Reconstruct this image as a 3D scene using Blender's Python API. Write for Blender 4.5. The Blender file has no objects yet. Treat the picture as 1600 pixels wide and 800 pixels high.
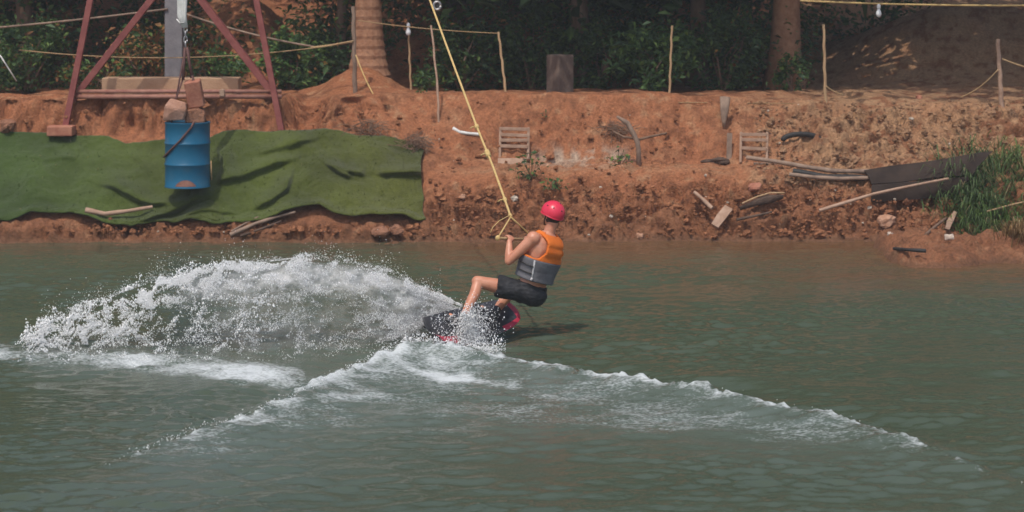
import bpy, math, random
import numpy as np
from mathutils import Vector, Matrix

# ------------------------------------------------------------------ camera, sky, sun, exposure
S = bpy.context.scene
COL = S.collection
F, H, YH = 3500.0, 3.9, -74.0          # focal length in photo pixels, eye height over the water, horizon row

cam_d = bpy.data.cameras.new('camera')
cam = bpy.data.objects.new('camera', cam_d)
COL.objects.link(cam)
cam.location = (0, 0, H)
cam.rotation_euler = (math.radians(90), 0, 0)
cam_d.sensor_width = 36.0
cam_d.lens = F / 1600.0 * 36.0
cam_d.shift_y = (YH - 400.0) / 1600.0
cam_d.clip_start = 0.1
cam_d.clip_end = 600.0
cam_d.dof.use_dof = True
cam_d.dof.focus_distance = 22.6
cam_d.dof.aperture_fstop = 2.4
S.camera = cam

SUN_EL, SUN_AZ = 61.0, -22.0           # degrees; azimuth of the sun seen from the scene, from straight behind the camera, minus = left
sun_from = Vector((math.sin(math.radians(SUN_AZ)) * math.cos(math.radians(SUN_EL)),
                   -math.cos(math.radians(SUN_AZ)) * math.cos(math.radians(SUN_EL)),
                   math.sin(math.radians(SUN_EL))))
W = bpy.data.worlds.new('World')
S.world = W
W.use_nodes = True
nt = W.node_tree
sky = nt.nodes.new('ShaderNodeTexSky')
sky.sky_type = 'NISHITA'
sky.sun_disc = False
sky.sun_elevation = math.radians(SUN_EL)
sky.sun_rotation = math.atan2(sun_from.x, sun_from.y)
sky.air_density = 1.0
sky.dust_density = 3.0
sky.ozone_density = 1.0
bg = nt.nodes['Background']
nt.links.new(sky.outputs[0], bg.inputs[0])
bg.inputs[1].default_value = 0.15

sun_d = bpy.data.lights.new('sun', 'SUN')
sun_d.energy = 2.1
sun_d.angle = math.radians(0.6)
sun_d.color = (1.0, 0.95, 0.87)
sun = bpy.data.objects.new('sun', sun_d)
COL.objects.link(sun)
sun.rotation_euler = (-sun_from).to_track_quat('-Z', 'Y').to_euler()

S.view_settings.view_transform = 'Standard'
S.view_settings.look = 'None'
S.view_settings.exposure = 0.15
S.view_settings.gamma = 1.0
S.render.engine = 'CYCLES'
S.cycles.max_bounces = 6
S.cycles.transparent_max_bounces = 12
S.cycles.sample_clamp_indirect = 4.0
S.cycles.use_denoising = True

random.seed(7)
RNG = np.random.default_rng(7)

# ------------------------------------------------------------------ helpers
def P(px, py, Y):
    """the point at distance Y that the photograph shows at this pixel"""
    return Vector(((px - 800.0) * Y / F, Y, H - (py - YH) * Y / F))

def WP(px, py, z=0.0):
    """the point at height z (near the water) seen at this pixel"""
    Y = (H - z) * F / (py - YH)
    return Vector(((px - 800.0) * Y / F, Y, z))

_TAB = np.random.default_rng(99).random(65536)
def vnoise(x, y, z=0.0, seed=0):
    x = np.asarray(x, float); y = np.asarray(y, float); z = np.asarray(z, float) + np.zeros_like(x)
    i = np.floor(x).astype(np.int64); j = np.floor(y).astype(np.int64); k = np.floor(z).astype(np.int64)
    fx, fy, fz = x - i, y - j, z - k
    fx = fx * fx * (3 - 2 * fx); fy = fy * fy * (3 - 2 * fy); fz = fz * fz * (3 - 2 * fz)
    def h(a, b, c):
        return _TAB[((a * 73856093) ^ (b * 19349663) ^ (c * 83492791) ^ (seed * 2654435761)) & 65535]
    r = 0
    for dk, wz in ((0, 1 - fz), (1, fz)):
        a = h(i, j, k + dk) * (1 - fx) + h(i + 1, j, k + dk) * fx
        b = h(i, j + 1, k + dk) * (1 - fx) + h(i + 1, j + 1, k + dk) * fx
        r = r + wz * (a * (1 - fy) + b * fy)
    return r * 2 - 1

def fbm(x, y, z=0.0, octs=4, seed=0, gain=0.5):
    r, a, s = 0, 1.0, 1.0
    for o in range(octs):
        r = r + a * vnoise(np.asarray(x) * s, np.asarray(y) * s, np.asarray(z) * s, seed + o * 17)
        a *= gain; s *= 2.03
    return r

def worley(x, y, seed=0):
    """distance to the nearest scattered point and a random value of that point's cell"""
    i = np.floor(x).astype(np.int64); j = np.floor(y).astype(np.int64)
    best = np.full(np.shape(x), 9.0); val = np.zeros(np.shape(x))
    for di in (-1, 0, 1):
        for dj in (-1, 0, 1):
            h = (((i + di) * 73856093) ^ ((j + dj) * 19349663) ^ (seed * 2654435761)) & 65535
            d = np.hypot(i + di + _TAB[h] - x, j + dj + _TAB[(h * 7 + 13) & 65535] - y)
            m = d < best; best = np.where(m, d, best); val = np.where(m, _TAB[(h * 31 + 5) & 65535], val)
    return best, val

def sstep(a, b, x):
    t = np.clip((np.asarray(x, float) - a) / (b - a), 0, 1)
    return t * t * (3 - 2 * t)

def np_mesh(name, verts, faces, smooth=True):
    me = bpy.data.meshes.new(name)
    verts = np.asarray(verts, np.float32); faces = np.asarray(faces, np.int32)
    n, k = faces.shape
    me.vertices.add(len(verts)); me.vertices.foreach_set('co', verts.ravel())
    me.loops.add(n * k); me.loops.foreach_set('vertex_index', faces.ravel())
    me.polygons.add(n); me.polygons.foreach_set('loop_start', np.arange(0, n * k, k, dtype=np.int32))
    me.polygons.foreach_set('loop_total', np.full(n, k, np.int32))
    me.polygons.foreach_set('use_smooth', np.full(n, smooth, bool))
    me.update(calc_edges=True); me.validate()
    return me

def set_attr(me, name, data):
    data = np.asarray(data, np.float32)
    if data.ndim == 1:
        a = me.attributes.new(name, 'FLOAT', 'POINT'); a.data.foreach_set('value', data)
    else:
        if data.shape[1] == 3:
            data = np.hstack([data, np.ones((len(data), 1), np.float32)])
        a = me.attributes.new(name, 'FLOAT_COLOR', 'POINT'); a.data.foreach_set('color', data.ravel())

def link(o, parent=None):
    COL.objects.link(o)
    if parent is not None:
        o.parent = parent
    return o

def wloc(o):
    l = Vector((0, 0, 0))
    while o is not None:
        l = l + o.location; o = o.parent
    return l

def tag(o, label=None, cat=None, group=None, kind=None):
    if label: o['label'] = label
    if cat: o['category'] = cat
    if group: o['group'] = group
    if kind: o['kind'] = kind
    return o

def thing(name, loc, label, cat, group=None):
    o = bpy.data.objects.new(name, None)
    o.empty_display_size = 0.1
    o.location = loc
    link(o)
    return tag(o, label, cat, group)

def mesh_obj(name, me, m, parent=None, loc=None):
    o = bpy.data.objects.new(name, me)
    if m is not None: me.materials.append(m)
    link(o, parent)
    if loc is not None: o.location = loc
    return o

def basis(d, up=Vector((0, 0, 1))):
    d = Vector(d).normalized()
    if abs(d.dot(up)) > 0.98: up = Vector((0, 1, 0))
    a = d.cross(up).normalized(); b = a.cross(d).normalized()
    return a, b, d

class MB:
    def __init__(s): s.v, s.f = [], []
    def add(s, vs, fs):
        o = len(s.v); s.v += [Vector(v) for v in vs]; s.f += [tuple(i + o for i in f) for f in fs]; return s
    def box(s, c, size, rot=None):
        c = Vector(c); hx, hy, hz = [q / 2 for q in size]
        vs = [Vector((x, y, z)) for x in (-hx, hx) for y in (-hy, hy) for z in (-hz, hz)]
        if rot is not None: vs = [rot @ v for v in vs]
        return s.add([v + c for v in vs], [(0, 1, 3, 2), (4, 6, 7, 5), (0, 4, 5, 1), (2, 3, 7, 6), (0, 2, 6, 4), (1, 5, 7, 3)])
    def bar(s, p0, p1, w, h, up=Vector((0, 0, 1))):
        p0, p1 = Vector(p0), Vector(p1)
        a, b, d = basis(p1 - p0, up)
        vs = [p + a * x * w / 2 + b * z * h / 2 for p in (p0, p1) for x, z in ((-1, -1), (1, -1), (1, 1), (-1, 1))]
        return s.add(vs, [(3, 2, 1, 0), (4, 5, 6, 7), (0, 1, 5, 4), (1, 2, 6, 5), (2, 3, 7, 6), (3, 0, 4, 7)])
    def tube(s, path, rad, n=8, flat=1.0):
        path = [Vector(p) for p in path]
        if not hasattr(rad, '__len__'): rad = [rad] * len(path)
        vs, fs = [], []
        pa = None
        for i, p in enumerate(path):
            d = path[min(i + 1, len(path) - 1)] - path[max(i - 1, 0)]
            a, b, d = basis(d)
            if pa is not None:
                a = (pa - d * pa.dot(d)).normalized(); b = a.cross(d).normalized()
            pa = a
            for k in range(n):
                t = 2 * math.pi * k / n
                vs.append(p + (a * math.cos(t) + b * math.sin(t) * flat) * rad[i])
        for i in range(len(path) - 1):
            for k in range(n):
                fs.append((i * n + k, i * n + (k + 1) % n, (i + 1) * n + (k + 1) % n, (i + 1) * n + k))
        fs.append(tuple(range(n - 1, -1, -1))); fs.append(tuple(range((len(path) - 1) * n, len(path) * n)))
        return s.add(vs, fs)
    def lathe(s, prof, n, c, rot=None, sx=1.0, sy=1.0):
        c = Vector(c); vs, fs = [], []
        for r, z in prof:
            for k in range(n):
                t = 2 * math.pi * k / n
                v = Vector((r * sx * math.cos(t), r * sy * math.sin(t), z))
                if rot is not None: v = rot @ v
                vs.append(v + c)
        for i in range(len(prof) - 1):
            for k in range(n):
                fs.append((i * n + k, i * n + (k + 1) % n, (i + 1) * n + (k + 1) % n, (i + 1) * n + k))
        fs.append(tuple(range(n - 1, -1, -1))); fs.append(tuple(range((len(prof) - 1) * n, len(prof) * n)))
        return s.add(vs, fs)
    def ell(s, c, r, rot=None, n=16, m=10):
        pr = [(max(math.sin(math.pi * i / m), 0.02), -math.cos(math.pi * i / m)) for i in range(m + 1)]
        R = Matrix.Diagonal(Vector(r))
        if rot is not None: R = rot @ R
        return s.lathe(pr, n, c, R)
    def cone(s, p0, p1, r0, r1, n=16):
        return s.tube([p0, p1], [r0, r1], n)
    def caps(s, p0, p1, r0, r1, n=16):
        s.cone(p0, p1, r0, r1, n); s.ell(p0, (r0,) * 3, None, n, 8); s.ell(p1, (r1,) * 3, None, n, 8); return s
    def build(s, name, m, parent=None, origin=None, smooth=False, bevel=0):
        if parent is not None: base = wloc(parent)
        else: base = Vector(origin) if origin is not None else Vector((0, 0, 0))
        me = bpy.data.meshes.new(name)
        me.from_pydata([v - base for v in s.v], [], s.f)
        if smooth:
            me.polygons.foreach_set('use_smooth', [True] * len(me.polygons))
        me.update()
        o = mesh_obj(name, me, m, parent, None if parent is not None else base)
        if bevel:
            b = o.modifiers.new('bevel', 'BEVEL'); b.width = bevel; b.segments = 2; b.limit_method = 'ANGLE'
        return o

def sag(p0, p1, drop, n=10):
    p0, p1 = Vector(p0), Vector(p1)
    return [p0.lerp(p1, i / n) - Vector((0, 0, drop * 4 * (i / n) * (1 - i / n))) for i in range(n + 1)]

def bake(o):
    """apply the modifiers of o to its mesh"""
    dg = bpy.context.evaluated_depsgraph_get()
    me = bpy.data.meshes.new_from_object(o.evaluated_get(dg))
    o.modifiers.clear(); old = o.data; o.data = me; bpy.data.meshes.remove(old)
    return o

# ------------------------------------------------------------------ materials
def pmat(name, c1, c2=None, scale=6.0, rough=0.8, bump=0.0, bscale=40.0, metallic=0.0, stretch=(1, 1, 1), spec=0.3, contrast=(0.35, 0.65), sss=0.0):
    m = bpy.data.materials.new(name); m.use_nodes = True
    t = m.node_tree; b = t.nodes['Principled BSDF']
    b.inputs['Roughness'].default_value = rough
    b.inputs['Metallic'].default_value = metallic
    b.inputs['Specular IOR Level'].default_value = spec
    if sss:
        b.inputs['Subsurface Weight'].default_value = sss
        b.inputs['Subsurface Radius'].default_value = (0.02, 0.008, 0.004)
    tc = t.nodes.new('ShaderNodeTexCoord'); mp = t.nodes.new('ShaderNodeMapping'); mp.inputs['Scale'].default_value = stretch
    t.links.new(tc.outputs['Object'], mp.inputs[0])
    if c2 is None:
        b.inputs['Base Color'].default_value = (*c1, 1)
    else:
        n = t.nodes.new('ShaderNodeTexNoise'); n.inputs['Scale'].default_value = scale; n.inputs['Detail'].default_value = 6; n.inputs['Roughness'].default_value = 0.65
        r = t.nodes.new('ShaderNodeMapRange'); r.inputs[1].default_value, r.inputs[2].default_value = contrast
        x = t.nodes.new('ShaderNodeMix'); x.data_type = 'RGBA'
        x.inputs[6].default_value = (*c1, 1); x.inputs[7].default_value = (*c2, 1)
        t.links.new(mp.outputs[0], n.inputs[0]); t.links.new(n.outputs[0], r.inputs[0]); t.links.new(r.outputs[0], x.inputs[0]); t.links.new(x.outputs[2], b.inputs['Base Color'])
    if bump:
        n2 = t.nodes.new('ShaderNodeTexNoise'); n2.inputs['Scale'].default_value = bscale; n2.inputs['Detail'].default_value = 5
        bp = t.nodes.new('ShaderNodeBump'); bp.inputs['Strength'].default_value = bump; bp.inputs['Distance'].default_value = 0.02
        t.links.new(mp.outputs[0], n2.inputs[0]); t.links.new(n2.outputs[0], bp.inputs['Height']); t.links.new(bp.outputs[0], b.inputs['Normal'])
    return m

def leaf_mat(name, rough=0.55, transl=0.35):
    """leaf colour comes from each leaf's own colour attribute"""
    m = bpy.data.materials.new(name); m.use_nodes = True
    t = m.node_tree; b = t.nodes['Principled BSDF']; out = t.nodes['Material Output']
    b.inputs['Roughness'].default_value = rough; b.inputs['Specular IOR Level'].default_value = 0.3
    a = t.nodes.new('ShaderNodeAttribute'); a.attribute_name = 'Col'
    tr = t.nodes.new('ShaderNodeBsdfTranslucent'); mx = t.nodes.new('ShaderNodeMixShader'); mx.inputs[0].default_value = transl
    t.links.new(a.outputs['Color'], b.inputs['Base Color']); t.links.new(a.outputs['Color'], tr.inputs['Color'])
    t.links.new(b.outputs[0], mx.inputs[1]); t.links.new(tr.outputs[0], mx.inputs[2]); t.links.new(mx.outputs[0], out.inputs[0])
    return m

M = {}
M['leaf'] = leaf_mat('leaf')
M['bark'] = pmat('bark', (0.13, 0.075, 0.05), (0.24, 0.15, 0.10), 9, 0.9, 0.8, 30, stretch=(1, 1, 0.3))
M['palm'] = pmat('palm_bark', (0.24, 0.11, 0.06), (0.38, 0.20, 0.115), 7, 0.9, 0.6, 30)
M['redsteel'] = pmat('red_oxide_steel', (0.19, 0.05, 0.045), (0.27, 0.085, 0.07), 7, 0.7, 0.15, 60)
M['pipe'] = pmat('rusty_pipe', (0.25, 0.10, 0.075), (0.36, 0.18, 0.13), 9, 0.7, 0.2, 60)
M['concrete'] = pmat('raw_concrete', (0.38, 0.225, 0.135), (0.46, 0.29, 0.18), 5, 0.9, 0.4, 40)
M['greypost'] = pmat('grey_concrete', (0.16, 0.15, 0.16), (0.23, 0.215, 0.22), 6, 0.85, 0.3, 40)
M['blue'] = pmat('blue_drum_paint', (0.004, 0.098, 0.185), (0.045, 0.105, 0.15), 6, 0.45, 0.10, 9, spec=0.4, contrast=(0.50, 0.85))
M['rust'] = pmat('rust', (0.22, 0.09, 0.06), (0.32, 0.16, 0.12), 12, 0.85, 0.3, 60)
M['chain'] = pmat('dark_chain', (0.08, 0.04, 0.035), (0.14, 0.06, 0.05), 12, 0.6, 0.2, 60)
M['whiterope'] = pmat('white_rope', (0.55, 0.54, 0.50), (0.72, 0.71, 0.67), 14, 0.8, 0.3, 90)
M['paperock'] = pmat('pale_rock', (0.33, 0.165, 0.105), (0.45, 0.25, 0.175), 8, 0.9, 0.6, 30)
M['brick'] = pmat('clay_block', (0.30, 0.11, 0.07), (0.42, 0.19, 0.12), 8, 0.9, 0.4, 40)
M['bamboo'] = pmat('bamboo', (0.34, 0.21, 0.11), (0.50, 0.34, 0.19), 7, 0.7, 0.2, 40, stretch=(1, 1, 0.25))
M['greywood'] = pmat('weathered_wood', (0.17, 0.115, 0.085), (0.31, 0.215, 0.155), 7, 0.85, 0.5, 30, stretch=(1, 1, 0.4))
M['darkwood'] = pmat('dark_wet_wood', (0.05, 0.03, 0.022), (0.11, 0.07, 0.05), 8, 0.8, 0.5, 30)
M['palewood'] = pmat('pale_driftwood', (0.30, 0.185, 0.125), (0.42, 0.28, 0.20), 8, 0.85, 0.4, 30)
M['rope'] = pmat('yellow_rope', (0.52, 0.34, 0.12), (0.62, 0.45, 0.20), 60, 0.75, 0.4, 200)
M['oldrope'] = pmat('old_rope', (0.30, 0.19, 0.09), (0.42, 0.28, 0.15), 30, 0.85, 0.3, 90)
M['bulb'] = pmat('white_bulb_plastic', (0.75, 0.75, 0.74), None, rough=0.3)
M['rubber'] = pmat('black_rubber', (0.018, 0.016, 0.016), (0.035, 0.032, 0.03), 14, 0.6, 0.2, 50)
M['sheet'] = pmat('dark_brown_sheet', (0.022, 0.014, 0.011), (0.042, 0.027, 0.020), 4, 0.9, 0.2, 20)
M['stone'] = pmat('soil_stone', (0.34, 0.17, 0.10), (0.46, 0.27, 0.18), 9, 0.95, 0.7, 30)
M['whitestone'] = pmat('white_stone', (0.42, 0.33, 0.26), (0.54, 0.44, 0.36), 9, 0.9, 0.4, 30)
M['shedwood'] = pmat('shed_wood', (0.10, 0.07, 0.07), (0.16, 0.12, 0.12), 6, 0.8, 0.3, 30)
M['skin'] = pmat('skin', (0.47, 0.185, 0.105), (0.58, 0.27, 0.17), 9, 0.40, 0.10, 40, spec=0.4, sss=0.12)
M['hair'] = pmat('hair', (0.02, 0.013, 0.01), (0.04, 0.026, 0.018), 30, 0.6, 0.5, 120)
M['helmet'] = pmat('helmet_red', (0.62, 0.022, 0.055), (0.70, 0.035, 0.075), 7, rough=0.32, bump=0.03, bscale=30, spec=0.5)
M['orange'] = pmat('orange_nylon', (0.60, 0.125, 0.012), (0.68, 0.165, 0.02), 9, 0.7, 0.25, 45)
M['vestgrey'] = pmat('grey_nylon', (0.10, 0.096, 0.105), (0.15, 0.145, 0.155), 9, 0.7, 0.25, 45)
M['strap'] = pmat('pale_webbing', (0.38, 0.37, 0.37), (0.5, 0.48, 0.47), 30, 0.7, 0.2, 90)
M['shorts'] = pmat('black_shorts', (0.014, 0.014, 0.016), (0.028, 0.028, 0.031), 9, 0.65, 0.5, 22)
M['boot'] = pmat('boot_black', (0.016, 0.016, 0.018), (0.04, 0.04, 0.045), 20, 0.45, 0.2, 60)
M['deck'] = pmat('deck_charcoal', (0.022, 0.022, 0.026), (0.05, 0.05, 0.056), 16, 0.3, 0.05, 60, spec=0.5)
M['deckred'] = pmat('deck_red', (0.42, 0.02, 0.05), (0.50, 0.04, 0.075), 10, 0.3, spec=0.5)
M['eye'] = pmat('eye', (0.7, 0.68, 0.66), None, rough=0.2)
M['metal'] = pmat('dull_metal', (0.35, 0.34, 0.34), (0.45, 0.44, 0.43), 10, 0.4, 0.1, 60, metallic=0.8)

# ------------------------------------------------------------------ ground (bank, terraces, back slope) as one height field
# for columns across the photograph: (row, distance) points of the bank from the waterline up
PROF = {
    -600: [(378, 30.2), (350, 30.4), (300, 30.9), (255, 31.25), (235, 31.5), (190, 31.75), (160, 32.0)],
    0:    [(380, 30.1), (348, 30.28), (300, 30.72), (250, 31.25), (207, 31.7), (180, 31.78), (153, 31.86)],
    230:  [(380, 30.1), (350, 30.28), (300, 30.72), (250, 31.25), (207, 31.7), (180, 31.78), (152, 31.86)],
    430:  [(379, 30.12), (350, 30.28), (300, 30.72), (250, 31.25), (207, 31.7), (180, 31.8), (152, 31.95)],
    455:  [(379, 30.12), (345, 30.28), (300, 30.72), (250, 31.18), (209, 31.58), (200, 32.3), (157, 33.4)],
    482:  [(379, 30.12), (342, 30.28), (300, 30.72), (250, 31.18), (209, 31.6), (200, 32.2), (155, 33.2)],
    515:  [(379, 30.12), (345, 30.28), (300, 30.72), (250, 31.2), (210, 31.65), (180, 32.0), (148, 32.4)],
    640:  [(378, 30.15), (352, 30.32), (305, 30.75), (262, 31.2), (235, 31.6), (190, 32.1), (148, 32.6)],
    800:  [(377, 30.25), (355, 30.4), (308, 30.75), (266, 31.08), (253, 31.80), (200, 32.15), (149, 32.55)],
    1000: [(376, 30.3), (352, 30.42), (306, 30.75), (265, 31.08), (252, 31.85), (200, 32.15), (148, 32.55)],
    1180: [(375, 30.3), (350, 30.42), (306, 30.85), (267, 31.1), (254, 31.75), (205, 32.15), (150, 32.6)],
    1330: [(374, 30.35), (348, 30.5), (318, 30.75), (290, 31.0), (262, 31.45), (208, 32.1), (158, 32.7)],
    1450: [(373, 30.4), (348, 30.55), (320, 30.8), (295, 31.0), (258, 31.45), (208, 32.1), (163, 32.6)],
    1600: [(372, 30.3), (350, 30.5), (322, 30.8), (290, 31.05), (250, 31.5), (205, 32.1), (165, 32.5)],
    2200: [(374, 30.4), (348, 30.6), (318, 30.8), (290, 31.0), (255, 31.45), (205, 32.1), (160, 32.6)],
}
_pk = sorted(PROF)
_PX = np.array([(k - 800.0) * 31.3 / F for k in _pk])
_PY = np.array([[q[1] for q in PROF[k]] for k in _pk])
_PZ = np.array([[H - (q[0] - YH) * q[1] / F for q in PROF[k]] for k in _pk])

def ground_z(X, Y):
    """smooth height of the ground under world point X, Y (arrays of equal shape)"""
    X = np.atleast_1d(np.asarray(X, float)); Y = np.atleast_1d(np.asarray(Y, float))
    X, Y = np.broadcast_arrays(X, Y)
    n = _PY.shape[1]
    ys = [np.interp(X, _PX, _PY[:, i]) for i in range(n)]
    zs = [np.interp(X, _PX, _PZ[:, i]) for i in range(n)]
    zt = zs[-1]; yt = ys[-1]
    # beyond the top edge: nearly level, then a slope that rises behind the trees
    ys += [yt + 1.3, yt * 0 + 36.5, yt * 0 + 40.0, yt * 0 + 46.0, yt * 0 + 60.0, yt * 0 + 120.0]
    zs += [zt * 0 + 1.775, zt * 0 + 1.69, zt * 0 + 2.15, zt * 0 + 4.6, zt * 0 + 9.0, zt * 0 + 12.0]
    ys = [ys[0] - 30, ys[0] - 4, ys[0] - 0.5] + ys
    zs = [zt * 0 - 2.5, zt * 0 - 1.1, zt * 0 - 0.12] + zs
    z = np.full(X.shape, zs[0][0] if hasattr(zs[0], '__len__') else -2.5, float)
    for i in range(len(ys) - 1):
        a, b = ys[i], ys[i + 1]
        m = (Y >= a) & (Y < b)
        t = (Y - a) / (b - a)
        z = np.where(m, zs[i] + (zs[i + 1] - zs[i]) * t, z)
    z = np.where(Y >= ys[-1], zs[-1], z)
    # the low mud spit at the right-hand edge
    d = np.maximum(0, np.abs(Y - 28.95) - 0.68 + 0.25 * np.sin(X * 3.1 + 1.0))
    e = sstep(-0.75, 0.30, X - 4.72) * np.exp(-(d / 0.95) ** 2)
    spit = -1.6 + 1.81 * e + 0.02 * np.sin(X * 7) * e
    z = np.where(Y < 31.0, np.maximum(z, spit), z)
    # shaded earth mound on the right behind the rope fence, and the little mound round the palm foot
    z = z + 1.05 * np.exp(-(((X - 8.2) / 2.4) ** 2) ** 1.5 - ((Y - 38.3) / 1.9) ** 2)
    z = z + 1.25 * np.exp(-((X + 4.5) / 0.95) ** 2 - ((Y - 38.0) / 1.1) ** 2) + 0.75 * np.exp(-((X + 1.45) / 0.8) ** 2 - ((Y - 38.0) / 0.9) ** 2)
    z = z + 0.42 * np.exp(-((X + 2.28) / 0.55) ** 2 - ((Y - 34.2) / 0.6) ** 2)
    return z

def ground_hit(px, py, y0=27.0, y1=60.0):
    Y = np.linspace(y0, y1, 3300)
    zr = H - (py - YH) * Y / F
    g = ground_z((px - 800.0) * Y / F, Y)
    k = int(np.argmax(g >= zr))
    return Vector(((px - 800.0) * Y[k] / F, Y[k], float(g[k])))

def axis(lo, hi, step, far_lo, far_hi, growth=1.18):
    c = list(np.arange(lo, hi + 1e-6, step)); a, s = lo, step
    left = []
    while a > far_lo: s *= growth; a -= s; left.append(a)
    b, s = c[-1], step; right = []
    while b < far_hi: s *= growth; b += s; right.append(b)
    return np.array(left[::-1] + c + right)

def grid_faces(nx, ny):
    i = np.arange(nx - 1)[None, :] + nx * np.arange(ny - 1)[:, None]
    i = i.ravel()
    return np.stack([i, i + 1, i + 1 + nx, i + nx], 1)

gx = axis(-8.6, 8.6, 0.034, -110, 110)
gy = np.concatenate([axis(27.2, 34.6, 0.03, 15.0, 34.7)[:-2], np.arange(34.62, 42, 0.1), np.array([42.3, 43, 44, 46, 49, 53, 60, 75, 100, 140])])
GX, GY = np.meshgrid(gx, gy)
GZ = ground_z(GX, GY)
near = sstep(20, 27, GY) * (1 - sstep(36, 50, GY)) * (1 - sstep(9, 30, np.abs(GX)))
lump = fbm(GX * 1.6, GY * 1.6, GZ * 1.6, 4, 1)
AR = GY * 0.9 + GZ * 1.1                                   # runs up the slope, so clods stay round on it
wq = 0.35 * fbm(GX * 3, AR * 3, 0, 2, 6)
w1, v1 = worley(GX * 4.6 + wq, AR * 4.6 + wq, 1); w2, v2 = worley(GX * 10.5 + wq, AR * 10.5 - wq, 2); w3, v3 = worley(GX * 21 + wq, AR * 21 + wq, 3)
clod = (1 - np.clip(w1, 0, 1) ** 2) * (v1 > 0.6) * v1 * 0.085 + (1 - np.clip(w2 * 1.3, 0, 1) ** 2) * (v2 > 0.35) * v2 * 0.062 + (1 - np.clip(w3 * 1.25, 0, 1) ** 2) * (v3 > 0.3) * v3 * 0.036 + 0.012 * fbm(GX * 34, AR * 34, 0, 2, 10)
clod2 = fbm(GX * 12.0, GY * 12.0, GZ * 12.0, 3, 8)
pxg = 800 + GX * F / GY
pyg = YH + (H - GZ) * F / GY
patch = sstep(-0.25, 0.45, fbm(GX * 0.9, AR * 1.1, 0, 3, 9))
rough_zone = 0.12 + 0.30 * patch + 0.75 * np.maximum(sstep(275, 312, pyg), sstep(1150, 1290, pxg) * sstep(160, 178, pyg) * 0.9)
rough_zone = np.maximum(rough_zone, 0.8 * (1 - sstep(540, 680, pxg)) * sstep(150, 160, pyg))
rough_zone = rough_zone * np.where(GY > 33.0, 0.35, 1.0)
shore = sstep(0.02, 0.12, np.abs(GZ))                     # keep the waterline itself calm
under = sstep(668, 655, pxg) * sstep(200, 212, pyg) * sstep(352, 338, pyg)      # pressed flat under the mats
hollow = sstep(0.10, 0.62, fbm(GX * 1.9, AR * 2.8, 0, 3, 19)) * sstep(280, 305, pyg) * sstep(640, 700, pxg) * sstep(0.06, 0.2, GZ)
rill = fbm(GX * 6.5 + 0.6 * fbm(GX * 2, AR * 2, 0, 2, 24), AR * 0.9, 0, 3, 23) * sstep(152, 170, pyg) * sstep(262, 240, pyg) * sstep(640, 700, pxg)
out = near * (0.07 * lump + 0.038 * rill - 0.17 * hollow + rough_zone * (1.5 * clod - 0.08 + 0.04 * clod2))
out = out * (0.3 + 0.7 * shore) * (1 - 0.8 * under) - 0.05 * under
steep = np.where((GY > 30) & (GY < 33.6), 0.75, 0.15)
# erosion cuts in the vertical earth wall behind the mats
cut = np.maximum(0, fbm(GX * 2.6, GZ * 0.8, 0.0, 3, 31) + 0.1) * sstep(211, 200, pyg) * sstep(150, 158, pyg) * (1 - sstep(500, 640, pxg))
DY = -out * steep + 0.30 * cut * near
V = np.stack([GX, GY + DY, GZ + out * 0.7], -1).reshape(-1, 3)
me = np_mesh('ground', V, grid_faces(len(gx), len(gy)))
# soil colour: red laterite, paler tan towards the right, chalky dry streaks on the terrace, dark wet soil at the water
cn = fbm(GX * 2.3, GY * 2.3, GZ * 2.3, 5, 3)
cn2 = fbm(GX * 9, GY * 9, GZ * 9, 4, 4)
red = np.array([0.382, 0.152, 0.073]); tan = np.array([0.425, 0.245, 0.135]); dark = np.array([0.25, 0.102, 0.052]); pale = np.array([0.52, 0.39, 0.29]); wet = np.array([0.165, 0.085, 0.048])
w = np.clip(sstep(1080, 1330, pxg) * (1 - sstep(262, 330, pyg)) + 0.35 * cn, 0, 1)[..., None]
C = red * (1 - w) + tan * w
w = (0.85 * sstep(-0.05, 0.7, cn2 + 0.5 * cn))[..., None]; C = C * (1 - w) + dark * w
w = (0.6 * sstep(0.35, 0.9, -cn2))[..., None]; C = C * (1 - w) + (tan * 1.08) * w
w = (np.exp(-((pyg - 247) / 13) ** 2) * np.exp(-((pxg - 905) / 75) ** 4) * sstep(-0.15, 0.5, cn2 + 0.2))[..., None]; C = C * (1 - w) + pale * w
w = (np.maximum(sstep(0.16, 0.03, GZ + 0.05 * cn) * 0.9, 0.45 * sstep(0.75, 0.15, GZ + 0.18 * cn)))[..., None]; C = C * (1 - w) + wet * w
w = (0.45 * np.exp(-((pyg - 264) / 6) ** 2) * sstep(660, 720, pxg) * sstep(1190, 1120, pxg) * sstep(-0.5, 0.3, cn2))[..., None]; C = C * (1 - w) + (tan * 1.12) * w
set_attr(me, 'Col', C.reshape(-1, 3))

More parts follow.
